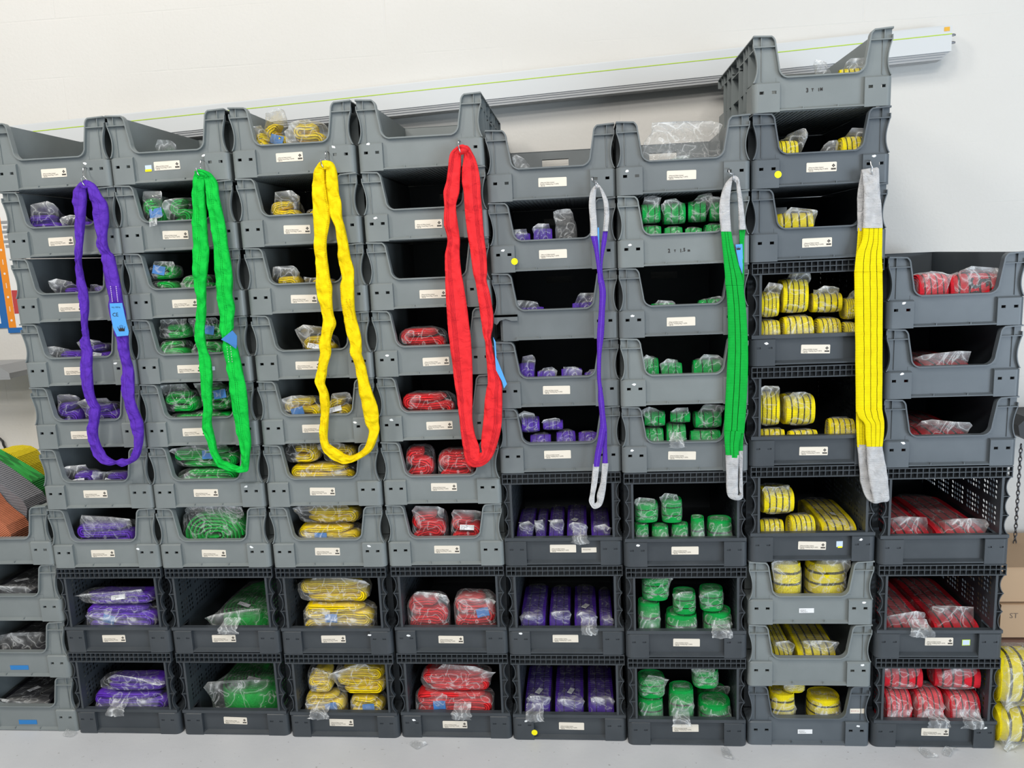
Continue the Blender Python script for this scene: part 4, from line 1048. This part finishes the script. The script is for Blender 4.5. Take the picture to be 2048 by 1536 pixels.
hook('steel_hook', 'dull steel hook holding the hanging green webbing sling', 1458, 340, 1469, 356, 6)
hook('steel_hook', 'steel hook holding the wide hanging yellow webbing sling', 1739, 324, 1743, 343, 7)

SL = {}
for k, lab in (('P', 'long purple round sling hanging in a loop from a steel hook'), ('G', 'bright green round sling hanging in a loop, knotted half way'),
               ('Y', 'yellow round sling hanging in a loop, crumpled cover'), ('R', 'wide red round sling with dark stripe lines hanging in a loop')):
    st = stations(HANG[k], HY)
    org = (st[0][0] + st[0][1]) / 2
    r = thing('hanging_round_sling', lab, 'sling', org, 'slings hanging in front of the stacks')
    n = len(st)
    for i in range(n):                                # the legs bow a little out and back, and lift at the top over the hook
        dy = -0.004 * math.sin(i * 1.3) - (0.006 if i in (0, n - 1) else 0)
        st[i] = (st[i][0] + Vector((0, dy, 0)), st[i][1] + Vector((0, dy * .3 - .002 * math.cos(i * 2.1), 0)))
    link('sling_cover', rebase(ribbon(st, 0.0095, True, 7, 0.0058, ord(k), 28), org).mesh('sling_cover', 'hang' + k, 70), r)
    SL[k] = (r, org)

def patch(poly, Y, th, mat, name, parent, org, wav=0.0):
    """a small flat label hanging at depth Y; poly in photograph coordinates"""
    p = [at(u, v, Y) for u, v in poly]; n = len(p)
    b = MB(); b.add([(q.x, q.y + wav * math.sin(i * 1.7), q.z) for i, q in enumerate(p)] + [(q.x, q.y + th + wav * math.sin(i * 1.7), q.z) for i, q in enumerate(p)],
                    [tuple(range(n)), tuple(range(2 * n - 1, n - 1, -1))] + [(i, (i + 1) % n, n + (i + 1) % n, n + i) for i in range(n)])
    return link(name, rebase(b, org).mesh(name, mat), parent)
YT = HY - 0.022
r, org = SL['P']
o = patch([(219, 607), (244, 606), (248, 625), (252, 643), (257.5, 664), (256, 671), (234, 673), (226, 655), (222, 635)], YT, 0.002, 'bluetag_bright', 'blue_label', r, org)
q = MB()
def crown(q, u, v, s, Y):
    c = at(u, v, Y)
    pts = [(-.9, -.7), (.9, -.7), (1.15, .5), (.6, -.05), (.45, .8), (.12, 0), (0, 1.0), (-.12, 0), (-.45, .8), (-.6, -.05), (-1.15, .5)]
    for i in range(1, len(pts) - 1): pass
    base = len(q.v)
    q.v += [(c.x + a * s, Y, c.z + b_ * s) for a, b_ in pts]; q.uv += [(0, 0)] * len(pts); q.f.append(tuple(base + i for i in range(len(pts))))
    for a, b_ in ((1.15, .6), (.45, .95), (0, 1.15), (-.45, .95), (-1.15, .6)):
        bb = len(q.v); q.v += [(c.x + (a + .13 * math.cos(t)) * s, Y, c.z + (b_ + .13 * math.sin(t)) * s) for t in [k * math.pi / 3 for k in range(6)]]; q.uv += [(0, 0)] * 6; q.f.append(tuple(range(bb, bb + 6)))
qc = MB(); crown(qc, 243, 658, 0.0105, YT - 0.0008); link('crown_emblem', rebase(qc, org).mesh('crown_emblem', 'ink'), o)
p = at(225, 633, YT - .0008); mesh_into(q, text_mesh('CE', 0.017, 'ink', 1.0), p.x, p.z, YT - 0.0008)
p = at(223, 616, YT - .0008); mesh_into(q, text_mesh('WLL 1000 kg', 0.006, 'ink', .9), p.x, p.z, YT - 0.0008)
link('label_print', rebase(q, org).mesh('label_print', 'ink'), o)
q = MB()                                              # pale joining stitches above the label
for du in (0, 11):
    for k in range(8): 
        a, b_ = at(221 + du + k * .5, 572 + 4.1 * k, YT + .001), at(221 + du + k * .5 + .3, 572 + 4.1 * k + 2.8, YT + .001)
        q.box(a.x - .0008, a.x + .0008, YT, YT + .002, b_.z, a.z)
link('stitching', rebase(q, org).mesh('stitching', 'stitch'), r)
r, org = SL['G']
patch([(442, 679), (464, 661), (474, 672), (474, 690), (472, 698), (455, 686)], YT, 0.002, 'bluetag', 'blue_label', r, org, 0.002)
q = MB()
for du in (0, 7):
    for k in range(7):
        a = at(453.5 + du + k * .6, 692 + 5 * k, YT + .001); q.box(a.x - .0006, a.x + .0006, YT + .001, YT + .003, a.z - .004, a.z)
link('stitching', rebase(q, org).mesh('stitching', 'sleeve'), r)
r, org = SL['Y']
q = MB()
for du in (0, 7):
    for k in range(9):
        a = at(692 + du + k * .7, 598 + 5 * k, YT + .002); q.box(a.x - .0005, a.x + .0005, YT + .002, YT + .004, a.z - .004, a.z)
link('stitching', rebase(q, org).mesh('stitching', plain('gold_stitch', (0.55, 0.34, 0.0), 0.7)), r)
r, org = SL['R']
o = patch([(986, 674), (991, 683), (993, 715), (1014, 768), (1008, 777), (1004, 763), (992, 740), (990, 712), (988, 685)], YT + .008, 0.002, 'bluetag_bright', 'blue_label', r, org)

def webbing_sling(lab, mat, parts, extra=None):
    st = stations(parts[0][1], parts[0][2]); org = st[0][0]
    r = thing('hanging_webbing_sling', lab, 'sling', org, 'slings hanging in front of the stacks')
    for i, (name, rows, Y, m_, th) in enumerate(parts):
        link(name, rebase(ribbon(stations(rows, Y), th, False, 5, 0.0036 if m_ == 'sleeve' else 0.0012, i + len(lab)), org).mesh(name, m_, 60), r)
    return r, org
Y0 = HY - 0.002
rP, oP = webbing_sling('narrow purple webbing sling with pale sleeved eyes hanging beside green one', 'hwebP', [
    ('eye_sleeve', [(472, 1180.6, 1195), (445, 1180, 1194), (410, 1177.6, 1191.6), (387, 1180, 1192), (376, 1185, 1194), (1195, 368, 1196, 379), (375, 1203, 1197.5), (387, 1210, 1202), (406, 1217, 1207), (434, 1218.5, 1208), (462, 1216, 1205.7)], Y0, 'sleeve', 0.004),
    ('webbing_leg', [(472.5, 1181.2, 1194.8), (485, 1184.5, 1196.5), (504, 1189, 1198), (539, 1194, 1202), (566, 1196, 1206)], Y0 - .002, 'hwebP', 0.0022),
    ('webbing_leg', [(463, 1206.0, 1215.7), (485, 1203, 1212.7), (516, 1200.5, 1206.5), (540, 1201, 1205), (566, 1200, 1208)], Y0 + .006, 'hwebP', 0.0022),
    ('webbing_body', [(560, 1196, 1208), (586, 1198.6, 1212), (621, 1197.5, 1210), (668, 1194, 1208), (707, 1194, 1203), (754, 1194, 1202), (777, 1196, 1204.5), (800, 1196, 1208), (824, 1198.6, 1210), (848, 1200, 1213), (862, 1199, 1214)], Y0, 'hwebP', 0.004),
    ('webbing_leg', [(857, 1199, 1212), (882, 1195, 1208), (906, 1190, 1203), (933, 1187, 1198.6)], Y0 - .003, 'hwebP', 0.0022),
    ('webbing_leg', [(857, 1204, 1214), (880, 1206.5, 1214), (894, 1205.7, 1214), (930, 1204.5, 1215.7)], Y0 + .006, 'hwebP', 0.0022),
    ('eye_sleeve', [(928, 1186, 1199), (964, 1182.7, 1195), (988, 1180, 1190), (1003, 1178, 1189), (1188, 1017, 1190, 1006), (1203, 1011, 1194, 1002), (988, 1210, 1194), (964, 1213, 1201), (927, 1217, 1204)], Y0, 'sleeve', 0.004)])
patch([(1195, 455), (1198, 455), (1199, 510), (1203, 545), (1204, 558), (1201, 558), (1198, 530), (1196, 500)], Y0 + .002, .0015, 'bluetag_bright', 'blue_label', rP, oP)
rG, oG = webbing_sling('green webbing sling with pale sleeved eyes hanging in a flat strip', 'hwebG', [
    ('eye_sleeve', [(463, 1441.6, 1462.6), (424, 1438, 1460), (396, 1440.6, 1460), (372, 1448, 1463), (358, 1458, 1466), (1468, 351, 1469, 364), (1477, 357, 1472, 367), (377, 1481, 1473), (412, 1487, 1476), (459, 1491.5, 1477.4)], Y0, 'sleeve', 0.0045),
    ('webbing_leg', [(463.5, 1442.0, 1462.6), (494, 1444.6, 1468), (529, 1448, 1477), (553, 1450, 1484), (570, 1450.5, 1487)], Y0 - .003, 'hwebG', 0.0026),
    ('webbing_leg', [(460, 1478.4, 1491), (482, 1479, 1488.5), (506, 1481, 1488), (540, 1483, 1488), (568, 1483, 1488)], Y0 + .008, 'hwebG', 0.0026),
    ('webbing_body', [(566, 1450.5, 1487.5), (588, 1453, 1488.7), (623, 1455, 1492.6), (690, 1456, 1496), (735, 1454, 1496), (779, 1452, 1494.6), (820, 1449.5, 1492), (861, 1448, 1489), (866, 1448, 1488)], Y0, 'hwebG', 0.0045),
    ('webbing_leg', [(862, 1448, 1484), (888, 1449.5, 1478), (915, 1452, 1477)], Y0 - .004, 'hwebG', 0.0026),
    ('webbing_leg', [(855, 1474, 1489), (888, 1476, 1486), (906, 1476.5, 1486)], Y0 + .009, 'hwebG', 0.0026),
    ('eye_sleeve', [(910, 1451, 1477.5), (942, 1452, 1476.5), (969, 1452.3, 1476, Y0 - .004), (986, 1453.5, 1476, Y0 - .004), (1460, 997, 1475, 989, Y0 - .003), (1473, 1000, 1478, 990, Y0), (1484, 996, 1480, 986, Y0 + .006), (980, 1486, 1477.5, Y0 + .009), (942, 1485, 1477, Y0 + .009), (901, 1486, 1476.5, Y0 + .009)], Y0 - .004, 'sleeve', 0.0045)])
o = patch([(1471, 489), (1485, 488), (1486, 520), (1485, 548), (1478, 530), (1473, 505)], Y0 + .004, .0015, 'bluetag_bright', 'blue_label', rG, oG)
q = MB(); crown(q, 1477, 497, .006, Y0 + .0035); link('label_print', rebase(q, oG).mesh('label_print', 'ink'), o)
rY, oY = webbing_sling('wide yellow webbing sling with pale sleeved eyes hanging in a flat strip', 'hwebY', [
    ('eye_sleeve', [(462, 1715, 1733, Y0 + .012), (414, 1714, 1732, Y0 + .014), (385, 1714.7, 1735, Y0 + .014), (367, 1718, 1740, Y0 + .012), (349, 1721, 1746, Y0 + .008), (1722, 341, 1757, 338, Y0 + .002), (346, 1724, 1758, Y0 - .004), (367, 1727, 1759, Y0 - .006), (386, 1728, 1760, Y0 - .006), (414, 1727, 1763, Y0 - .006), (456, 1726, 1765.5, Y0 - .006)], Y0, 'sleeve', 0.004),
    ('webbing_leg', [(456, 1716, 1731, Y0 + .012), (485, 1714, 1727, Y0 + .009), (520, 1711, 1740, Y0 + .006), (545, 1710, 1760, Y0 + .005)], Y0, 'hwebY', 0.0026),
    ('webbing_leg', [(450, 1727, 1765), (480, 1724, 1764.5), (508, 1713, 1764), (543, 1709, 1765)], Y0 - .005, 'hwebY', 0.0026),
    ('webbing_body', [(540, 1708.6, 1765), (601, 1709, 1765.5), (680, 1710.5, 1765), (730, 1710.5, 1765), (815, 1711.6, 1764.5), (822, 1711.6, 1764.5)], Y0 - .001, 'hwebY', 0.005),
    ('webbing_leg', [(818, 1712, 1740, Y0 + .006), (848, 1712, 1735, Y0 + .01), (871, 1713, 1733, Y0 + .012), (894, 1714.5, 1732, Y0 + .013)], Y0, 'hwebY', 0.0026),
    ('webbing_leg', [(818, 1712, 1764.5), (835, 1718, 1767), (848, 1729, 1768.6), (871, 1731, 1767.5), (898, 1733, 1764.5)], Y0 - .005, 'hwebY', 0.0026),
    ('eye_sleeve', [(889, 1714, 1732, Y0 + .013), (941, 1718.7, 1738, Y0 + .014), (965, 1721, 1741, Y0 + .014), (988, 1728, 1745, Y0 + .012), (1736, 1000, 1758, 996, Y0 + .006), (1745, 1004, 1776, 1000, Y0), (988, 1743, 1778, Y0 - .005), (953, 1737, 1775, Y0 - .006), (918, 1734, 1769, Y0 - .006), (893, 1732.5, 1765, Y0 - .006)], Y0, 'sleeve', 0.0045)])

# ------------------------------------------------------------------ the long rail on the wall
RY = 0.615
a, b_ = at(1905, 51, RY), at(-60, 262, RY)
rail = thing('wall_rail', 'long white aluminium rail with a lime strip, fixed along the wall above the bins', 'rail', (a.x, RY, a.z))
dz = (b_.z - a.z) / (b_.x - a.x); LEN = 4.6
def along(mb): mb.v = [(x, y, z + x * dz) for x, y, z in mb.v]; return mb
m1 = MB(); m1.plate([(0, 0), (0, -0.087), (-LEN, -0.087), (-LEN, 0)], 0.0, 0.012)
m1.plate([(-0.002, 0.0), (-LEN, 0.0), (-LEN, 0.006), (-0.002, 0.006)], 0.012, 0.06)
link('face_plate', along(m1).mesh('face_plate', 'alu'), rail)
m2 = MB(); m2.plate([(-0.0005, -0.0265), (-0.0005, -0.0295), (-LEN, -0.0295), (-LEN, -0.0265)], -0.001, 0.001); o = link('lime_strip', along(m2).mesh('lime_strip', 'lime'), rail)
m3 = MB(); m3.plate([(-0.004, -0.087), (-0.03, -0.112), (-LEN, -0.112), (-LEN, -0.087)], 0.004, 0.05)
for k in range(3): m3.plate([(-.02 - .01 * k, -.09 - .009 * k), (-.02 - .01 * k, -.094 - .009 * k), (-LEN, -.094 - .009 * k), (-LEN, -.09 - .009 * k)], 0.001, 0.004)
link('lower_channel', along(m3).mesh('lower_channel', 'alushade'), rail)
m4 = MB(); m4.plate([(0, -0.003), (0, -0.085), (-LEN, -0.085), (-LEN, -0.003)], 0.012, WALL_Y - RY); link('back_channel', along(m4).mesh('back_channel', 'alushade'), rail)
for zc in (-0.030, -0.056):
    s = MB(); s.tube([(0, 0.01, zc), (0.004, 0.01, zc), (0.0045, 0.01, zc), (0.012, 0.01, zc)], 0.0045, 6); s.tube([(0.012, 0.01, zc), (0.016, 0.01, zc)], 0.0035, 10)
    link('end_bolt', s.mesh('end_bolt', 'darksteel'), rail)
st_ = MB(); st_.plate([(-.028, -.003), (-.028, -.017), (-.009, -.017), (-.009, -.003)], -.0012, 0)
link('amber_sticker', along(st_).mesh('amber_sticker', 'amber'), rail)

# ------------------------------------------------------------------ left edge: poster, shelf, cable, folded webbing in the top bin
def wp(u, v): return at(u, v, WALL_Y - 0.004)
PR = wp(38, 655)
ps = thing('wall_poster', 'white poster with orange and blue borders on the wall beside the bins', 'poster', (PR.x, WALL_Y - 0.004, PR.z))
q = MB(); q.box(-0.55, 0.06, 0.0, 0.004, 0.0, 0.62); link('poster_sheet', q.mesh('poster_sheet', 'poster'), ps)
q = MB(); q.box(-0.045, -0.012, -0.0008, 0, 0.0, 0.47); o = link('orange_band', q.mesh('orange_band', 'orange'), ps)
for k in range(9):
    q2 = MB()
    z = 0.02 + 0.05 * k; q2.box(-.030, -.027, -.0012, -.0008, z, z + .022) if k % 2 else q2.plate(arc(-.0285, z + .012, .005, 0, 345, 12), -.0012, -.0008)
    link('band_mark', q2.mesh('band_mark', 'poster'), o)
q = MB(); q.box(-0.078, -0.045, -0.0008, 0, 0.0, 0.40); link('blue_band', q.mesh('blue_band', 'blueprint'), ps)
q = MB(); q.box(-0.55, -0.078, -0.0008, 0, 0.0, 0.02); q.box(-.5, -.1, -.0008, 0, .06, .07); q.box(-.5, -.1, -.0008, 0, .09, .1); link('blue_print', q.mesh('blue_print', 'blueprint'), ps)
q = MB(); q.box(-0.010, 0.05, -0.0008, 0, 0.06, 0.16); link('red_picture', q.mesh('red_picture', 'redprint'), ps)
q = MB()
for k in range(6): q.box(-.012 if k % 2 else -.006, .05, -.0008, 0, .34 + .02 * k, .352 + .02 * k)
link('grey_text_blocks', q.mesh('grey_text_blocks', 'greymetal'), ps)
q = MB(); q.box(-0.05, 0.06, -0.003, 0.0, -0.022, 0.0); link('blue_foot_strip', q.mesh('blue_foot_strip', 'blueprint'), ps)
p = at(20, 757, WALL_Y - .20)
sf = MB(); sf.plate([(0, 0), (0, .022), (-.045, .055), (-.6, .055), (-.6, 0)], 0, .198)
sf.box(-.6, .004, -.003, 0, -.004, .004)
tag(link('wall_shelf', sf.mesh('wall_shelf', 'greymetal'), None, (p.x, WALL_Y - .20, p.z)), 'grey metal shelf end on the wall below the poster', 'shelf')
pts = [at(-30, 872, WALL_Y - .012), at(-10, 876, WALL_Y - .012), at(0, 877, WALL_Y - .012), at(5, 882, WALL_Y - .012), at(7, 890, WALL_Y - .012), at(11, 897, WALL_Y - .012), at(14, 915, WALL_Y - .012)]
cb = MB(); cb.tube(pts, 0.005, 8); org = pts[2]
tag(link('power_cable', rebase(cb, org).mesh('power_cable', 'black', 60), None, org), 'thin black cable on the wall above the folded webbing', 'cable')
def webbing_pile(name, lab, poly, y0, y1, mat):
    B = BINS[(0, 0)]; pts = [at(u, v, B['y'] + y1) - Vector((0, y1 - y0, 0)) for u, v in poly]; org = pts[0].copy(); n = len(pts)
    b = MB(); K = 9; vs, uvs, fs = [], [], []
    pts = [a_.lerp(b2_, q_ / 80) for a_, b2_ in zip(pts, pts[1:] + pts[:1]) for q_ in range(80)]; n = len(pts)
    for k in range(K + 1):
        for i, p in enumerate(pts):
            t = k / K; edge = 0.006 * math.sin(k * 2.4) * 0.3
            up_ = p.z + edge > B['z'] + HL + 0.009; px_ = min(p.x, -1.642 if up_ else B['x'] + 0.362); px_ = px_ if up_ else max(px_, B['x'] + 0.037)
            vs.append((px_ - org.x, (y1 - y0) * t, max(p.z + edge, B['z'] + 0.0125) - org.z)); uvs.append((i * 0.0004 + 0.001, t))
    for k in range(K):
        for i in range(n):
            fs.append((k * n + i, k * n + (i + 1) % n, (k + 1) * n + (i + 1) % n, (k + 1) * n + i))
    fs += [tuple(range(n)), tuple(range(K * n, K * n + n))]
    b.add(vs, fs, uvs)
    tag(link(name, b.mesh(name, mat, 50), None, (org.x, B['y'] + y0, org.z)), lab, 'webbing', 'webbing folded in the top bin by the wall')
def pile_mat(name, col, rot, dark):
    m, nt, b = new_mat(name)
    tc = N(nt, 'ShaderNodeTexCoord'); mp = N(nt, 'ShaderNodeMapping'); mp.inputs['Rotation'].default_value = (0, rot, 0)
    nt.links.new(tc.outputs['Object'], mp.inputs[0])
    sx = N(nt, 'ShaderNodeSeparateXYZ'); nt.links.new(mp.outputs[0], sx.inputs[0])
    nz = N(nt, 'ShaderNodeTexNoise'); nz.inputs['Scale'].default_value = 14; nt.links.new(tc.outputs['Object'], nz.inputs[0])
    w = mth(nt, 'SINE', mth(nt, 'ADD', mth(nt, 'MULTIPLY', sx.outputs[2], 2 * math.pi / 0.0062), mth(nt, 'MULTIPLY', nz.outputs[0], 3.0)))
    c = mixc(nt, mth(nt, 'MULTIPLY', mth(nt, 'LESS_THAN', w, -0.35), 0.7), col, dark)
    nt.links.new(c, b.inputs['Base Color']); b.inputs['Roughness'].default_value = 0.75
    bp = N(nt, 'ShaderNodeBump'); bp.inputs['Distance'].default_value = 0.002; bp.inputs['Strength'].default_value = 0.7
    nt.links.new(w, bp.inputs['Height']); nt.links.new(bp.outputs[0], b.inputs['Normal'])
    return m
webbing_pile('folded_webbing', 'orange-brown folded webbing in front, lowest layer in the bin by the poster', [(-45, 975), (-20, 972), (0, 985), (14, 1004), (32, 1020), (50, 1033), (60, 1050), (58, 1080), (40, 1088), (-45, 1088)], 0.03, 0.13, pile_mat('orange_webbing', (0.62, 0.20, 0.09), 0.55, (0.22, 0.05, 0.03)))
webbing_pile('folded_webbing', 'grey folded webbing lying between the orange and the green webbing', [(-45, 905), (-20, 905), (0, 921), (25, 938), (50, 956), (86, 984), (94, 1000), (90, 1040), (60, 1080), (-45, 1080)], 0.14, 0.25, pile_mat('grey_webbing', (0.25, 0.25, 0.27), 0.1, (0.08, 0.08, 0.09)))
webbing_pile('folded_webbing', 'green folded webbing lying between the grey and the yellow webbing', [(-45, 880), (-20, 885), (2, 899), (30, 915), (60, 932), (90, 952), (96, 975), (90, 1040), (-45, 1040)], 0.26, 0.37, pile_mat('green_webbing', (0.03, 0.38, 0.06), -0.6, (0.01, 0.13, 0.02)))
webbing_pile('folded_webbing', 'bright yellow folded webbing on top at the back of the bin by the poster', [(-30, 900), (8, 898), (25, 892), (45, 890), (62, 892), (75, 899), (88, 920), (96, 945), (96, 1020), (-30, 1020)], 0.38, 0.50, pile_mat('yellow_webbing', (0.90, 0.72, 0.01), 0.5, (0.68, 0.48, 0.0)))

# ------------------------------------------------------------------ right edge: boxes, chain, rolls on the floor
def carton(lab, x, y, z, w, d, h, mat, mark=None):
    r = thing('cardboard_box', lab, 'box', (x, y, z), 'cartons beside the last stack')
    q = MB(); q.box(0, w, 0, d, 0, h); link('carton', q.mesh('carton', mat), r)
    q = MB(); q.box(-.002, w + .002, -.0015, d, h, h + .003); q.plate([(0, h), (w, h), (w, h - .004), (0, h - .004)], -.003, 0); link('flap', q.mesh('flap', mat), r)
    if mark:
        q = MB(); mesh_into(q, text_mesh(mark, 0.028, 'inkbrown', 1), 0.03, h - .05, -0.0008); link('carton_lettering', q.mesh('carton_lettering', 'inkbrown'), r); q = MB(); q.plate(arc(.13, h - .07, .022, 0, 340, 14), -.0008, -.0002); q.box(.12, .122, -.0008, 0, .01, h - .04); q.box(.14, .142, -.0008, 0, .01, h - .05); q.box(.09, .17, -.0008, 0, .03, .032)
        link('carton_print', q.mesh('carton_print', 'inkbrown'), r)
    return r
bx = at(2003, 1205, 0.28).x
pt = at(2010, 1205, 0.30)
carton('dark brown cardboard box on the floor behind the yellow rolls', bx, 0.28, 0.0, 0.5, 0.36, pt.z - 0.138, 'cardark')
carton('brown cardboard box with printed marks, middle of the carton pile', bx + .005, 0.29, pt.z - 0.13, 0.5, 0.35, 0.125, 'card', 'ST')
carton('plain brown cardboard box on top of the carton pile', bx - .01, 0.30, pt.z + 0.003, 0.5, 0.34, 0.128, 'card')
ch = MB(); c0 = at(2042, 893, WALL_Y - .16)
k = 0; z = 0.0
while z > -0.43:
    lo = [(0.006 * math.cos(t) * (1 if k % 2 else 0.15), 0.006 * math.cos(t) * (0.15 if k % 2 else 1), z + 0.011 * math.sin(t)) for t in [2 * math.pi * j / 10 for j in range(11)]]
    ch.tube(lo, 0.0021, 6); z -= 0.0165; k += 1
chn = tag(link('steel_chain', ch.mesh('chain_links', 'darksteel', 60), None, (c0.x, WALL_Y - .16, c0.z)), 'thin steel chain hanging behind the last stack above the cartons', 'chain')
q = MB(); q.box(0, .5, 0, .10, 0, .014)
p = at(2036, 862, 0.5)
q = MB(); q.plate([(0, 0.02), (.008, -.02), (.03, -.035), (.2, -.035), (.2, .05), (.03, .05)], 0, WALL_Y - .5)
tag(link('wall_bracket', q.mesh('wall_bracket', 'black'), None, (p.x, .5, p.z)), 'black bracket on the wall beside the last stack', 'bracket')
for i, (u0, v0, u1, v1, lab) in enumerate(((1998, 1424, 2130, 1484, 'bagged yellow webbing roll on the floor beside the last stack, lower of two'), (1999, 1318, 2130, 1422, 'bagged yellow webbing roll leaning on the lower one beside the last stack'))):
    Y = -0.02; rnd = random.Random(900 + i)
    a, b_ = at(u0, v1, Y), at(u1, v0, Y)
    w, d = b_.x - a.x, 0.15
    z0 = 0.0 if i == 0 else prev + 0.002
    h = (at(u0, v0, Y).z - z0); prev = z0 + h
    r = thing('bagged_webbing_sling', lab, 'sling', ((a.x + b_.x) / 2, Y + d / 2, z0), 'webbing rolls on the floor')
    link('webbing_roll', roll_mesh(w * .95, d * .92, h * .94, rnd, 0.8).mesh('webbing_roll', 'webY', 50), r, (0, 0, h * .02))
    link('plastic_bag', bag_mesh(w, d, h, rnd, (-.6, -.8, -.2), .03).mesh('plastic_bag', 'film_milky'), r)

# black figures printed on the red roll in the top bin of the last stack
rr = next(o for o in COL.objects if o.get('label', '').startswith('bagged red webbing roll, rightmost, top'))
q = MB(); tm_ = text_mesh('56', 0.080, 'ink', 1.0, 0.001)
q.add([(v.co.z, 0, -v.co.x) for v in tm_.vertices], [tuple(p.vertices) for p in tm_.polygons])
bd = [c for c in rr.children if c.name.startswith('webbing_roll')][0]
zz_ = max(v.co.z for v in bd.data.vertices); yy_ = min(v.co.y for v in bd.data.vertices)
link('printed_figures', q.mesh('printed_figures', 'ink'), rr, (-0.022, yy_ - 0.0012, zz_ * 0.97))

for i, (u, v, lab) in enumerate(((140, 1470, 'white plastic scrap on the floor below the black sling stack'), (832, 1492, 'clear plastic scrap on the floor below the red round sling stack'),
                                 (1452, 1508, 'small clear plastic scrap on the floor below the green webbing sling stack'), (1850, 1508, 'clear plastic shred on the floor below the red webbing sling stack'), (1895, 1506, 'clear plastic shred on the floor near the yellow rolls'))):
    d = FWD + RIGHT * ((u - W / 2) / F_PX) - UP * ((v - H / 2) / F_PX); p = CAM - d * (CAM.z / d.z)
    rnd = random.Random(70 + i); b = bag_mesh(0.05, 0.03, 0.012, rnd, (rnd.uniform(-1, 1), -.5, .2), 0.015)
    tag(link('plastic_scrap', b.mesh('plastic_scrap', 'film_milky'), None, (p.x, p.y, 0.0), (0, 0, rnd.uniform(0, 3))), lab, 'scrap')
